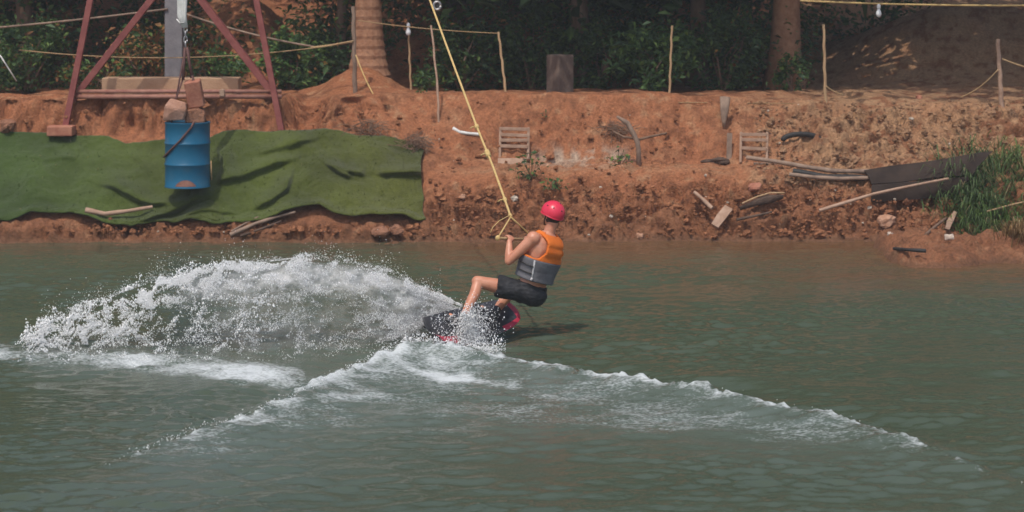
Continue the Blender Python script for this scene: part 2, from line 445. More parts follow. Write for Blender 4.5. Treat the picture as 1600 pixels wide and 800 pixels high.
def soil_material():
    m = bpy.data.materials.new('red_soil'); m.use_nodes = True
    t = m.node_tree; b = t.nodes['Principled BSDF']
    b.inputs['Roughness'].default_value = 0.95; b.inputs['Specular IOR Level'].default_value = 0.15
    a = t.nodes.new('ShaderNodeAttribute'); a.attribute_name = 'Col'
    g = t.nodes.new('ShaderNodeNewGeometry')
    n = t.nodes.new('ShaderNodeTexNoise'); n.inputs['Scale'].default_value = 26; n.inputs['Detail'].default_value = 7; n.inputs['Roughness'].default_value = 0.7
    r = t.nodes.new('ShaderNodeMapRange'); r.inputs[1].default_value = 0.3; r.inputs[2].default_value = 0.7; r.inputs[3].default_value = 0.58; r.inputs[4].default_value = 1.38
    x = t.nodes.new('ShaderNodeMix'); x.data_type = 'RGBA'; x.blend_type = 'MULTIPLY'; x.inputs[0].default_value = 1.0
    bp = t.nodes.new('ShaderNodeBump'); bp.inputs['Strength'].default_value = 1.0; bp.inputs['Distance'].default_value = 0.05
    t.links.new(g.outputs['Position'], n.inputs[0]); t.links.new(n.outputs[0], r.inputs[0]); t.links.new(a.outputs['Color'], x.inputs[6]); t.links.new(r.outputs[0], x.inputs[7])
    t.links.new(x.outputs[2], b.inputs['Base Color']); t.links.new(n.outputs[0], bp.inputs['Height']); t.links.new(bp.outputs[0], b.inputs['Normal'])
    return m
M['soil'] = soil_material()
tag(mesh_obj('ground', me, M['soil']), 'red laterite bank rising from the water in terraces', None, None, 'structure')

M['stump'] = pmat('shaded_stump_wood', (0.11, 0.075, 0.06), (0.17, 0.12, 0.095), 6, 0.9, 0.5, 30)  # the shade the stump stands in is put into this darker tone
M['clod'] = pmat('soil_clod', (0.19, 0.085, 0.05), (0.30, 0.145, 0.085), 8, 0.95, 1.0, 25)

# ------------------------------------------------------------------ water with the wake
def polydist(X, Y, pts):
    """distance to a polyline, interpolated values along it and signed side (+ = camera side)"""
    best = np.full(X.shape, 1e9); vals = np.zeros(X.shape + (len(pts[0]) - 2,)); side = np.zeros(X.shape); end = np.zeros(X.shape)
    pts = [np.array(p, float) for p in pts]
    for i in range(len(pts) - 1):
        a, b = pts[i], pts[i + 1]
        dx, dy = b[0] - a[0], b[1] - a[1]; L2 = dx * dx + dy * dy
        tr = ((X - a[0]) * dx + (Y - a[1]) * dy) / L2
        t = np.clip(tr, 0, 1)
        qx, qy = a[0] + t * dx, a[1] + t * dy
        d = np.hypot(X - qx, Y - qy)
        m = d < best
        best = np.where(m, d, best)
        sd = (X - a[0]) * dy - (Y - a[1]) * dx          # right of direction
        side = np.where(m, np.sign(sd), side)
        vals = np.where(m[..., None], a[2:] + t[..., None] * (b[2:] - a[2:]), vals)
    return best, vals, side

def crest(pix):
    r = []
    for px, py, h, f in pix:
        p = WP(px, py, h); r.append((p.x, p.y, h, f))
    return r

CREST_L = crest([(150, 735, 0.01, 0.0), (225, 703, 0.015, 0.5), (300, 674, 0.03, 0.75), (400, 644, 0.05, 0.95), (480, 610, 0.07, 1.05), (530, 583, 0.085, 1.05), (570, 566, 0.10, 0.8), (600, 549, 0.13, 0.9), (632, 535, 0.16, 1.15), (662, 532, 0.17, 1.2), (695, 540, 0.15, 1.2), (735, 553, 0.10, 0.95), (770, 563, 0.05, 0.7)])
CREST_R = crest([(745, 560, 0.02, 0.2), (800, 568, 0.05, 0.95), (860, 574, 0.08, 1.05), (1000, 593, 0.085, 0.95), (1100, 605, 0.085, 1.0), (1200, 624, 0.09, 1.2), (1300, 648, 0.085, 1.15), (1400, 676, 0.060, 0.80), (1470, 702, 0.040, 0.52), (1560, 742, 0.025, 0.38), (1720, 815, 0.01, 0.2)])
CHURN = [(*WP(px, py)[:2], f) for px, py, f in [(-260, 545, 1.0), (-40, 552, 1.0), (60, 556, 1.0), (180, 564, 1.0), (300, 574, 0.95), (390, 583, 1.0), (450, 590, 0.9), (510, 597, 0.55)]]
INNER = [(*WP(px, py)[:2], f) for px, py, f in [(600, 572, 0.8), (660, 590, 1.0), (720, 597, 1.0), (780, 603, 0.8), (840, 620, 0.55)]]
BOARD = [(*WP(px, py)[:2], f) for px, py, f in [(640, 548, 0.6), (690, 552, 1.0), (735, 552, 1.0), (760, 545, 0.6)]]

wx = axis(-6.6, 6.6, 0.032, -120, 120)
wy = axis(14.8, 31.0, 0.034, -60, 31.6)
WX, WY = np.meshgrid(wx, wy)
fine = (1 - sstep(6.6, 9, np.abs(WX))) * sstep(12, 14.8, WY)
Z = np.zeros_like(WX)
r2 = np.random.default_rng(3)
# wind ripples: short crests that lie mostly across the view, gathered in drifting patches
for bi, (lam, amp, cnt) in enumerate(((1.7, 0.0040, 8), (0.85, 0.0034, 12), (0.45, 0.0024, 20), (0.29, 0.0025, 34), (0.20, 0.0020, 40), (0.13, 0.0011, 40))):
    zb_ = np.zeros_like(WX)
    for _ in range(cnt):
        ang = math.radians(90 + r2.normal(0, 26)); L = lam * r2.uniform(0.65, 1.45)
        k = 2 * math.pi / L
        zb_ += amp * r2.uniform(0.4, 1.1) * np.sin(k * (math.cos(ang) * WX + math.sin(ang) * WY) + r2.uniform(0, 6.28)) * 0.62
    Z += zb_ * np.clip(0.75 + 0.9 * fbm(WX * 0.45 + 9 * bi, WY * 0.9, 0, 3, 80 + bi), 0.12, 1.6)
Z *= (1 - 0.60 * sstep(28.0, 30.4, WY))
Z *= fine * 1.0 + (1 - fine) * 0.3
jx = 0.10 * fbm(WX * 1.3, WY * 1.3, 0, 3, 90) + 0.035 * fbm(WX * 7, WY * 7, 0, 2, 92); jy = 0.16 * fbm(WX * 1.1, WY * 1.1, 0, 3, 91) + 0.05 * fbm(WX * 7, WY * 7, 0, 2, 93)
dl, vl, sl = polydist(WX + jx, WY + jy, CREST_L)
dr, vr, sr = polydist(WX + jx, WY + jy, CREST_R)
dc, vc, sc_ = polydist(WX + jx, WY + 1.6 * jy, CHURN)
di, vi, si = polydist(WX + jx, WY + 1.6 * jy, INNER)
db, vb, sb = polydist(WX, WY, BOARD)
wob = fbm(WX * 3.0, WY * 3.0, 0, 3, 50)
def prof(d, side, h, wn, wf):
    wd = np.where(side > 0, wn, wf)
    return h * np.exp(-(d / wd) ** 2)
zl = prof(dl, sl, vl[..., 0], 0.42, 0.17) * (1 + 0.30 * wob)
zr_ = prof(dr, sr, vr[..., 0], 0.42, 0.13) * (1 + 0.30 * wob)
# a shallow trough on the outer side of each crest and a broad swell between the arms
tro = -0.05 * np.exp(-((dl - 0.45) / 0.3) ** 2) * (sl < 0) * (vl[..., 0] > 0.05) - 0.04 * np.exp(-((dr - 0.4) / 0.3) ** 2) * (sr < 0) * (vr[..., 0] > 0.05)
pxw = 800 + WX * F / WY; pyw = YH + H * F / WY
inside = ((sl > 0) | (pxw > 735)) & ((sr > 0) | (pxw < 770)) & (pyw > 525)
# the turbulent field between the arms: strongest at the top and along the two arms
milk = np.where(inside, 1.0, 0.0)
milk = milk * (0.92 * np.exp(-((pyw - 575) / 120) ** 2) + 0.55 * np.exp(-(dr / 1.3) ** 2) + 0.5 * np.exp(-(dl / 1.1) ** 2) + 0.30)
milk = milk * sstep(860, 640, pyw + 40 * fbm(WX * 0.8, WY * 1.2, 0, 3, 61) - 0.02 * np.abs(pxw - 800))
milk = np.maximum(milk, 0.95 * np.exp(-(dc / 0.55) ** 2))
milk = np.maximum(milk, 0.75 * sstep(520, 535, pyw) * sstep(585, 550, pyw) * sstep(720, 560, pxw))
milk = milk * (0.8 + 0.35 * fbm(WX * 0.9, WY * 2.0, 0, 4, 62))
blur = milk
chop = 0.008 * np.exp(-(dr / 0.7) ** 2) * (sr > 0) * fbm(WX * 5, WY * 9, 0, 3, 71)
chopc = 0.022 * np.exp(-(dc / 0.32) ** 2) * (0.6 + fbm(WX * 9, WY * 11, 0, 3, 72))
hole = -0.10 * np.exp(-(np.hypot(WX - WP(770, 520).x, WY - WP(770, 524).y) / 0.3) ** 2)
Z = Z * (1 - 0.35 * np.clip(milk, 0, 1)) + zl + zr_ + tro + chop + chopc + hole
rag = np.maximum(0, fbm(WX * 14, WY * 14, 0, 2, 77))
Z += 0.035 * rag * (np.exp(-(dl / 0.06) ** 2) * np.clip(vl[..., 1], 0, 1) + np.exp(-(dr / 0.05) ** 2) * vr[..., 1])

# foam: lines on the crests, streaks down the near faces, the churned band on the left
fl = vl[..., 1] * np.where(sl > 0, 0.60 * np.exp(-dl / 0.95) + 0.22 * np.exp(-(dl / 0.07) ** 2), np.exp(-(dl / 0.05) ** 2))
fr = vr[..., 1] * np.where(sr > 0, 0.47 * np.exp(-dr / 0.80) + 0.34 * np.clip(1.5 - pxw / 1600 * 1.1, 0.2, 1) * np.exp(-(dr / 0.06) ** 2), np.exp(-(dr / 0.04) ** 2))
fc = vc[..., 0] * np.where(sc_ > 0, np.exp(-(dc / 0.50) ** 2), np.exp(-(dc / 0.50) ** 2)) * 0.62
fi = vi[..., 0] * 0.72 * np.exp(-(di / 0.26) ** 2)
fb = vb[..., 0] * 0.95 * np.exp(-(db / 0.22) ** 2)
gapn = np.clip(0.72 + 0.75 * fbm(WX * 3.2, WY * 3.2, 0, 3, 98), 0.25, 1.15)
fl = fl * gapn; fr = fr * (0.35 + 0.65 * gapn)
foam = np.maximum.reduce([fl, fr, fc, fi, fb, 0.31 * np.clip(milk, 0, 1) * (pyw > 575)])
foam = np.clip(foam * fine * np.clip(0.92 + 0.36 * fbm(WX * 1.7, WY * 2.2, 0, 3, 95), 0.45, 1.2), 0, 1.2)

me = np_mesh('pond_water', np.stack([WX, WY, Z], -1).reshape(-1, 3), grid_faces(len(wx), len(wy)))
set_attr(me, 'foam', foam.ravel())
def box(a, r, ax):
    c = np.cumsum(np.pad(a, [(r + 1, r) if k == ax else (0, 0) for k in (0, 1)], mode='edge'), axis=ax)
    n_ = a.shape[ax]
    return (np.take(c, np.arange(n_) + 2 * r + 1, ax) - np.take(c, np.arange(n_), ax)) / (2 * r + 1)
for _ in range(2): milk = box(box(milk, 9, 0), 9, 1)      # the clouded water has no hard edge
set_attr(me, 'milk', np.clip(0.75 * milk * fine, 0, 1).ravel())
depth = -ground_z(WX, WY)
mud = sstep(0.85, 0.05, depth + 0.12 * fbm(WX * 1.2, WY * 2, 0, 3, 96)) * sstep(24, 27, WY)
mud = np.maximum(mud, 0.75 * sstep(950, 1350, pxw) * sstep(492, 400, pyw + 22 * fbm(WX * 0.9, WY * 1.6, 0, 3, 97)) * sstep(24, 25, WY)) * (0.25 + 0.75 * sstep(560, 780, pxw))  # also paints the bank's brown reflection into the water on the right
set_attr(me, 'mud', np.clip(mud, 0, 1).ravel())

def water_material():
    m = bpy.data.materials.new('pond_water'); m.use_nodes = True
    t = m.node_tree; N = t.nodes; Lk = t.links
    b = N['Principled BSDF']; outn = N['Material Output']
    g = N.new('ShaderNodeNewGeometry')
    def attr(n):
        a = N.new('ShaderNodeAttribute'); a.attribute_name = n; return a.outputs['Fac']
    def noise(scale, detail, rough, stretch):
        mp = N.new('ShaderNodeMapping'); mp.inputs['Scale'].default_value = stretch
        n = N.new('ShaderNodeTexNoise'); n.inputs['Scale'].default_value = scale; n.inputs['Detail'].default_value = detail; n.inputs['Roughness'].default_value = rough
        Lk.new(g.outputs['Position'], mp.inputs[0]); Lk.new(mp.outputs[0], n.inputs[0]); return n.outputs[0]
    def math_(op, a, c):
        n = N.new('ShaderNodeMath'); n.operation = op
        for i, q in enumerate((a, c)):
            if isinstance(q, (int, float)): n.inputs[i].default_value = q
            else: Lk.new(q, n.inputs[i])
        return n.outputs[0]
    def mixc(f, a, c):
        x = N.new('ShaderNodeMix'); x.data_type = 'RGBA'
        if isinstance(f, float): x.inputs[0].default_value = f
        else: Lk.new(f, x.inputs[0])
        for i, q in ((6, a), (7, c)):
            if isinstance(q, tuple): x.inputs[i].default_value = (*q, 1)
            else: Lk.new(q, x.inputs[i])
        return x.outputs[2]
    foam_, milk_, mud_refl_ = attr('foam'), attr('milk'), attr('mud')
    big = noise(0.5, 3, 0.5, (1, 1.5, 1))
    base = mixc(big, (0.046, 0.064, 0.039), (0.072, 0.089, 0.056))
    base = mixc(mud_refl_, base, (0.125, 0.068, 0.034))  # one brown for shallow mud and the painted bank reflection
    base = mixc(milk_, base, (0.104, 0.128, 0.104))
    b.inputs['Roughness'].default_value = 0.06
    b.inputs['IOR'].default_value = 1.333
    b.inputs['Specular IOR Level'].default_value = 0.5
    Lk.new(base, b.inputs['Base Color'])
    # small capillary ripples
    rip = noise(22.0, 3, 0.55, (1.0, 1.5, 1)); bp = N.new('ShaderNodeBump'); bp.inputs['Strength'].default_value = 0.4; bp.inputs['Distance'].default_value = 0.012
    Lk.new(rip, bp.inputs['Height']); Lk.new(bp.outputs[0], b.inputs['Normal'])
    # lacy foam
    f1 = noise(8.0, 9, 0.75, (0.75, 1.3, 1.0)); f2 = noise(38.0, 5, 0.65, (0.7, 1.2, 1.0))
    s = math_('ADD', math_('MULTIPLY', f1, 0.50), math_('MULTIPLY', f2, 0.60))
    s = math_('ADD', s, math_('MULTIPLY', foam_, 0.62))
    mr = N.new('ShaderNodeMapRange'); mr.inputs[1].default_value = 0.745; mr.inputs[2].default_value = 1.02
    Lk.new(s, mr.inputs[0])
    gate = N.new('ShaderNodeMapRange'); gate.inputs[1].default_value = 0.06; gate.inputs[2].default_value = 0.3; Lk.new(foam_, gate.inputs[0])
    fac = math_('MULTIPLY', mr.outputs[0], gate.outputs[0])
    fo = N.new('ShaderNodeBsdfPrincipled'); fo.inputs['Base Color'].default_value = (0.60, 0.63, 0.62, 1); fo.inputs['Roughness'].default_value = 0.6
    bp2 = N.new('ShaderNodeBump'); bp2.inputs['Strength'].default_value = 0.8; bp2.inputs['Distance'].default_value = 0.03
    Lk.new(f2, bp2.inputs['Height']); Lk.new(bp2.outputs[0], fo.inputs['Normal'])
    mx = N.new('ShaderNodeMixShader'); Lk.new(fac, mx.inputs[0]); Lk.new(b.outputs[0], mx.inputs[1]); Lk.new(fo.outputs[0], mx.inputs[2]); Lk.new(mx.outputs[0], outn.inputs[0])
    return m
M['water'] = water_material()
tag(mesh_obj('pond_water', me, M['water']), 'murky green pond water with a foaming V-shaped wake', None, None, 'structure')

# ------------------------------------------------------------------ vegetation
def leaves(centers, size, cols, up=0.35, aspect=0.45, rng=RNG, droop=0.0):
    """one folded rhombic leaf at each centre"""
    n = len(centers); c = np.asarray(centers, float)
    d = rng.normal(size=(n, 3)); d[:, 2] = d[:, 2] * 0.6 - droop; d /= np.linalg.norm(d, axis=1)[:, None]
    u = rng.normal(size=(n, 3)); u[:, 2] += up * 3
    a = np.cross(d, u); a /= np.linalg.norm(a, axis=1)[:, None] + 1e-9
    nn = np.cross(a, d)
    s = (size * rng.lognormal(0, 0.25, n))[:, None]
    base = c - d * s * 0.5; tip = c + d * s * 0.5 - np.array([0, 0, 1]) * s * 0.12
    l = c + a * s * aspect * 0.5 + nn * s * 0.08 - d * s * 0.06; r = c - a * s * aspect * 0.5 + nn * s * 0.08 - d * s * 0.06
    v = np.stack([base, r, tip, l], 1).reshape(-1, 3)
    f = np.arange(4 * n).reshape(n, 4)
    f = np.concatenate([f[:, [0, 1, 2]], f[:, [0, 2, 3]]])
    col = np.repeat(np.asarray(cols), 4, axis=0)
    return v, f, col

GREENS = np.array([[0.030, 0.058, 0.018], [0.045, 0.080, 0.022], [0.038, 0.066, 0.026], [0.070, 0.105, 0.026], [0.025, 0.045, 0.020]])
DRY = np.array([[0.30, 0.13, 0.05], [0.22, 0.10, 0.045], [0.36, 0.19, 0.07]])
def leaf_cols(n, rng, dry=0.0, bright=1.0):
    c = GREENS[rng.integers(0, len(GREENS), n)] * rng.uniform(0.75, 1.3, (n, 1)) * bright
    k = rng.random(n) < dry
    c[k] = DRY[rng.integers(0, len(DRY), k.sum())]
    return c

def clump_points(rng, n, center, radii, nclump, spread=0.22):
    """points gathered in clumps through an ellipsoid, more of them near its skin"""
    q = rng.normal(size=(nclump, 3)); q /= np.linalg.norm(q, axis=1)[:, None]
    q *= rng.uniform(0.35, 1.0, (nclump, 1)) ** 0.6
    k = rng.integers(0, nclump, n)
    p = q[k] + rng.normal(size=(n, 3)) * spread * rng.uniform(0.5, 1.2, nclump)[k][:, None]
    return p * np.asarray(radii) + np.asarray(center)

def leaf_mesh(name, v, f, col):
    me = np_mesh(name, v, f, False); set_attr(me, 'Col', col); return me

def branches(mb, p0, top, spread, n, r0, rng):
    for _ in range(n):
        a = rng.uniform(0, 6.28); e = Vector((math.cos(a) * spread, math.sin(a) * spread, top * rng.uniform(0.75, 1.05)))
        m = Vector(p0).lerp(Vector(p0) + e, 0.5) + Vector((rng.normal(0, 0.1), rng.normal(0, 0.1), 0.12 * top))
        mb.tube([p0, m, Vector(p0) + e], [r0, r0 * 0.6, r0 * 0.18], 6)

def bush(px, py, Y, rx, rz, label, dry=0.0, size=0.10, n=1500, bright=1.0, seed=1, name='bush', ry=None, group='bushes along the foot of the trees'):
    rng = np.random.default_rng(seed)
    b = P(px, py, Y); b.z = float(ground_z(b.x, b.y)[0])
    t = thing(name, b, label, 'bush', group)
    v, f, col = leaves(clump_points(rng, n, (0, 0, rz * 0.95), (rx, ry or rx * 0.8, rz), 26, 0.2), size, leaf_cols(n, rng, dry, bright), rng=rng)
    v[:, 2] = np.maximum(v[:, 2], 0.01)
    mesh_obj('foliage', leaf_mesh('foliage', v, f, col), M['leaf'], t)
    mb = MB(); branches(mb, Vector((0, 0, -0.05)), rz * 1.5, rx * 0.55, 7, 0.022, rng)
    me_ = bpy.data.meshes.new('stems'); me_.from_pydata(mb.v, [], mb.f); mesh_obj('stems', me_, M['bark'], t)
    return t

# three crown shapes shared by the trees
CROWNS = []
for s in (11, 12, 13):
    rng = np.random.default_rng(s)
    v, f, col = leaves(clump_points(rng, 5200, (0, 0, 0), (2.5, 2.3, 2.1), 34, 0.26), 0.26, leaf_cols(5200, rng), rng=rng)
    CROWNS.append(leaf_mesh('crown', v, f, col)); CROWN_V = (v, col)
GAPS = [(P(1363, 70, 37.6), 0.34), (P(1364, 98, 36.9), 0.36), (P(1397, 98, 36.9), 0.36), (P(1312, 58, 38.0), 0.38), (P(1315, 126, 35.4), 0.32), (P(1394, 75, 37.4), 0.22), (P(1195, 107, 35.9), 0.15), (P(1590, 30, 38.5), 0.2)]
def gap_crown(t, loc, sc):
    """a crown with leaves left out to throw sun patches on the mound"""
    v, col = CROWN_V
    w = v.reshape(-1, 4, 3).mean(1) * np.array(sc) + np.array(loc) + np.array(wloc(t))
    ok = np.ones(len(w), bool); s = np.array(sun_from)
    for p, r in GAPS:
        d = w - np.array(p); al = d @ s
        ok &= np.linalg.norm(d - al[:, None] * s, axis=1) > r + 0.10
    v4 = v.reshape(-1, 4, 3)[ok]; c4 = col.reshape(-1, 4, 3)[ok]; n = len(v4)
    f = np.arange(4 * n).reshape(n, 4)
    return leaf_mesh('crown', v4.reshape(-1, 3), np.concatenate([f[:, [0, 1, 2]], f[:, [0, 2, 3]]]), c4.reshape(-1, 3))
def tree(px, Y, r, h, label, k=0, sc=1.0, lean=0.0, mat='bark', pz=None, group=None, cz=None, gaps=False):
    x = (px - 800.0) * Y / F; z = float(ground_z(x, Y)[0])
    t = thing('tree', (x, Y, z - 0.05), label, 'tree', group)
    mb = MB(); pts, rad = [], []
    rng = np.random.default_rng(int(px) + 5000)
    for i in range(9):
        s = i / 8
        pts.append(Vector((lean * s * h + 0.05 * math.sin(3 * s + px), 0.05 * math.cos(4 * s), s * h)))
        rad.append(r * (1 - 0.6 * s) + (r * 0.5 * math.exp(-s * 14)))
    mb.tube(pts, rad, 12)
    top = pts[5]
    for _ in range(6):
        a = rng.uniform(0, 6.28); e = top + Vector((math.cos(a) * 1.6 * sc, math.sin(a) * 1.6 * sc, rng.uniform(0.8, 2.2)))
        mb.tube([top - Vector((0, 0, rng.uniform(0, 0.8))), top.lerp(e, 0.5) + Vector((0, 0, 0.15)), e], [r * 0.4, r * 0.25, r * 0.06], 6)
    me_ = bpy.data.meshes.new('trunk'); me_.from_pydata(mb.v, [], mb.f); me_.polygons.foreach_set('use_smooth', [True] * len(me_.polygons))
    mesh_obj('trunk', me_, M[mat], t)
    me_c = CROWNS[k % 3]
    if gaps:
        me_c = gap_crown(t, (pts[-1].x, pts[-1].y, (cz or h) - 0.2), (sc, sc, sc * 0.9))
        c = mesh_obj('crown', me_c, M['leaf'], t); c.location = (pts[-1].x, pts[-1].y, (cz or h) - 0.2); c.scale = (sc, sc, sc * 0.9)
        return t
    c = bpy.data.objects.new('crown', me_c); link(c, t)
    if not CROWNS[k % 3].materials: CROWNS[k % 3].materials.append(M['leaf'])
    c.location = (pts[-1].x, pts[-1].y, (cz or h) - 0.2); c.scale = (sc, sc, sc * 0.9); c.rotation_euler = (0, 0, px * 0.37)
    return t

tree(1221, 35.4, 0.25, 5.2, 'thick brown tree trunk at the left end of the shaded earth mound', 0, 1.75, 0.05, 'palm', cz=6.3, gaps=True)
tree(40, 36.4, 0.16, 4.4, 'dark trunk in the bushes at the left edge of the picture', 2, 1.2, -0.02)
tree(528, 36.6, 0.09, 4.6, 'thin dark trunk just left of the palm', 1, 1.0, 0.01)
tree(800, 37.8, 0.14, 4.9, 'dark trunk in the bushes right of the yellowish leaning stake', 2, 1.25, 0.02, cz=4.2)
tree(905, 36.0, 0.17, 4.6, 'dark trunk in the deep shade behind the square stump', 0, 1.35, -0.03, cz=4.2)
tree(1090, 36.2, 0.15, 4.7, 'dark trunk in the thicket right of the lone middle stake', 1, 1.3, 0.03, cz=4.2)
tree(1672, 35.6, 0.18, 5.2, 'tree just outside the right edge of the picture', 1, 1.75, -0.12, cz=6.3, gaps=True)
tree(-170, 37.0, 0.18, 5.0, 'tree just outside the left edge of the picture', 1, 1.4, 0.0)
for i, (px, Y) in enumerate(((90, 42), (640, 43), (1010, 43), (1460, 45.5))):
    tree(px, Y, 0.2, 3.6, ('tree in the wood far behind the left leg of the red frame', 'tree in the wood far behind the thin stake with the bulb', 'tree in the wood far behind the lone middle stake', 'tree in the wood far behind the shaded mound')[i], i, 1.3, 0.0, group='trees of the wood at the back')

# dark undergrowth that fills the wood behind the bank: nobody could count its leaves
rng = np.random.default_rng(21)
n = 46000
cx = rng.uniform(-11.5, 11.5, 620); cyy = 35.4 + 4.8 * rng.random(620) ** 0.9; 
hgt = rng.uniform(0.1, 2.3, 620)
pxc = 800 + cx * F / cyy
keep = ~((pxc > 1255) & (pxc < 1700) & (cyy < 39.5)) & ~((pxc > 305) & (pxc < 475) & (hgt > 0.30)) & ~((pxc > 120) & (pxc < 300) & (hgt > 0.9) & (rng.random(620) < 0.6)) & ~((pxc > 590) & (pxc < 760) & (hgt > 0.55) & (rng.random(620) < 0.75))
cx, cyy, hgt = cx[keep], cyy[keep], hgt[keep]
k = rng.integers(0, len(cx), n)
c = np.stack([cx[k], cyy[k], hgt[k]], 1) + rng.normal(size=(n, 3)) * np.array([0.24, 0.22, 0.20])
c[:, 2] = np.maximum(c[:, 2], 0.03) + ground_z(c[:, 0], c[:, 1])
v, f, col = leaves(c, 0.115, leaf_cols(n, rng, 0.10, 1.6), rng=rng)
tag(mesh_obj('undergrowth', leaf_mesh('undergrowth', v, f, col), M['leaf']), 'dark tangled undergrowth filling the shade under the trees', 'undergrowth', None, 'stuff')

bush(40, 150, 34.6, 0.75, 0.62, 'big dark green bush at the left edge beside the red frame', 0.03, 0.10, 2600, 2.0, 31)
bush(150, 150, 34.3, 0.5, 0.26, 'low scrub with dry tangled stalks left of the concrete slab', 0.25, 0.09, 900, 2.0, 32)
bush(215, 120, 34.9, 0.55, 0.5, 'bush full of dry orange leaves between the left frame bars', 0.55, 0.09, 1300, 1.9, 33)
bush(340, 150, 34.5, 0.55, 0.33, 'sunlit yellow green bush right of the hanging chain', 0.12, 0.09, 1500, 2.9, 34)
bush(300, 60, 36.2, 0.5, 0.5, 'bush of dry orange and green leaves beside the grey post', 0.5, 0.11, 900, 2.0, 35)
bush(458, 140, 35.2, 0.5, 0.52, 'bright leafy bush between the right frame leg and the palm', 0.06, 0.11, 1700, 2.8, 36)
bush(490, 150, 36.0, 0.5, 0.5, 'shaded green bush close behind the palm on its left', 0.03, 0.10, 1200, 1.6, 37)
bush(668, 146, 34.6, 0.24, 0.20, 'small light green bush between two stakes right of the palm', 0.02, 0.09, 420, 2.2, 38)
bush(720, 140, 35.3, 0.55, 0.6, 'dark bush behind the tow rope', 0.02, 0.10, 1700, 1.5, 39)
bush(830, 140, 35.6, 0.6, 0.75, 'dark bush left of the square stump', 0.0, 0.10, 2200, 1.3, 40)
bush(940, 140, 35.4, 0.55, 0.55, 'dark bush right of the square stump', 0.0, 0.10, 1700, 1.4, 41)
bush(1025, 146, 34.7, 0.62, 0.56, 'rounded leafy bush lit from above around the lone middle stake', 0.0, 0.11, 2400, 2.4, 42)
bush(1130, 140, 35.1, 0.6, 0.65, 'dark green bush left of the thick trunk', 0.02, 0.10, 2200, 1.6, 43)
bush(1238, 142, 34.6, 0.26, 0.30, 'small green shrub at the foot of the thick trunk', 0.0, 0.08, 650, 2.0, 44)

# palm: ringed trunk, crown of fronds above the frame
pf = P(576, 138, 34.4); pf.z = float(ground_z(pf.x, pf.y)[0])
t = thing('palm_tree', pf, 'ringed brown palm trunk on a small mound of red soil', 'palm tree')
mb = MB(); pts, rad = [], []
for i in range(150):
    z = -0.1 + i * 0.05
    r = 0.185 + 0.14 * math.exp(-(z + 0.1) * 2.1) - 0.004 * z
    r *= 1.0 + 0.055 * (1 - (i % 3) * 0.5)
    pts.append(pf + Vector((-0.012 * z + 0.01 * math.sin(z), 0, z))); rad.append(r)
mb.tube(pts, rad, 20); mb.build('trunk', M['palm'], t, smooth=False)
ptop = pts[-1]
rng = np.random.default_rng(55)
for i in range(15):
    a = i * 2 * math.pi / 15 + 0.2; el = rng.uniform(-0.1, 0.9); L = rng.uniform(2.6, 3.3)
    dv = Vector((math.cos(a), math.sin(a), 0))
    spine = [ptop + dv * (L * s) + Vector((0, 0, L * (s * el - 0.75 * s * s))) for s in np.linspace(0, 1, 10)]
    cs = []; fv = []; ff = []
    side = dv.cross(Vector((0, 0, 1)))
    for j in range(44):
        s = 0.12 + 0.88 * j / 43; q = s * 9; k = min(int(q), 8); p = spine[k].lerp(spine[k + 1], q - k)
        w = 0.62 * math.sin(math.pi * min(1, s * 0.85 + 0.15)) + 0.08
        for sg in (-1, 1):
            e = p + side * sg * w + dv * 0.18 - Vector((0, 0, w * 0.45))
            o = len(fv); fv += [p - dv * 0.02, p.lerp(e, 0.5) + dv * 0.025, e, p.lerp(e, 0.5) - dv * 0.025]; ff += [(o, o + 1, o + 2), (o, o + 2, o + 3)]
    base = wloc(t)
    v = np.array([x - base for x in fv]); me = np_mesh('frond', v, np.array(ff), False)
    set_attr(me, 'Col', np.tile(GREENS[3] * rng.uniform(0.7, 1.1), (len(v), 1)))
    mesh_obj('frond', me, M['leaf'], t)

# ------------------------------------------------------------------ red steel frame, pipes, slab, grey post
YF = 32.05
t = thing('steel_frame', P(103, 198, 31.75), 'rust red steel A-frame straddling the concrete slab', 'frame')
mb = MB(); mb.bar(P(102, 200, 31.75), P(231, -460, YF), 0.085, 0.08); mb.build('leg', M['redsteel'], t, bevel=0.006)
mb = MB(); mb.bar(P(441, 212, 31.75), P(313, -460, YF), 0.085, 0.08); mb.build('leg', M['redsteel'], t, bevel=0.006)
mb = MB(); mb.bar(P(112, 158, YF - 0.16), P(262, -33, YF - 0.1), 0.155, 0.09); mb.build('brace', M['redsteel'], t, bevel=0.006)
mb = MB(); mb.bar(P(431, 152, YF - 0.16), P(289, -33, YF - 0.1), 0.155, 0.09); mb.build('brace', M['redsteel'], t, bevel=0.006)
mb = MB(); mb.bar(P(140, -40, YF - 0.02), P(404, -40, YF - 0.02), 0.12, 0.12); mb.build('crossbeam', M['redsteel'], t, bevel=0.006)
mb = MB(); mb.box(P(272, -465, YF), (1.0, 0.25, 0.10)); mb.build('top_plate', M['redsteel'], t, bevel=0.006)
for py, r in ((143, 0.030), (151, 0.034)):
    mb = MB(); mb.tube([P(112, py, YF - 0.22), P(440, py, YF - 0.22)], r, 10); mb.build('pipe', M['pipe'], t, smooth=True)
mb = MB(); mb.box(P(347, 145, YF - 0.26), (0.07, 0.05, 0.10)); mb.build('pipe_clamp', M['palewood'], t, bevel=0.006)
mb = MB(); mb.box(P(96, 204, 31.6), (0.36, 0.3, 0.14)); tag(mb.build('brick', M['brick'], None, P(96, 204, 31.6), bevel=0.015), 'flat red brown block under the left foot of the red frame', 'block')

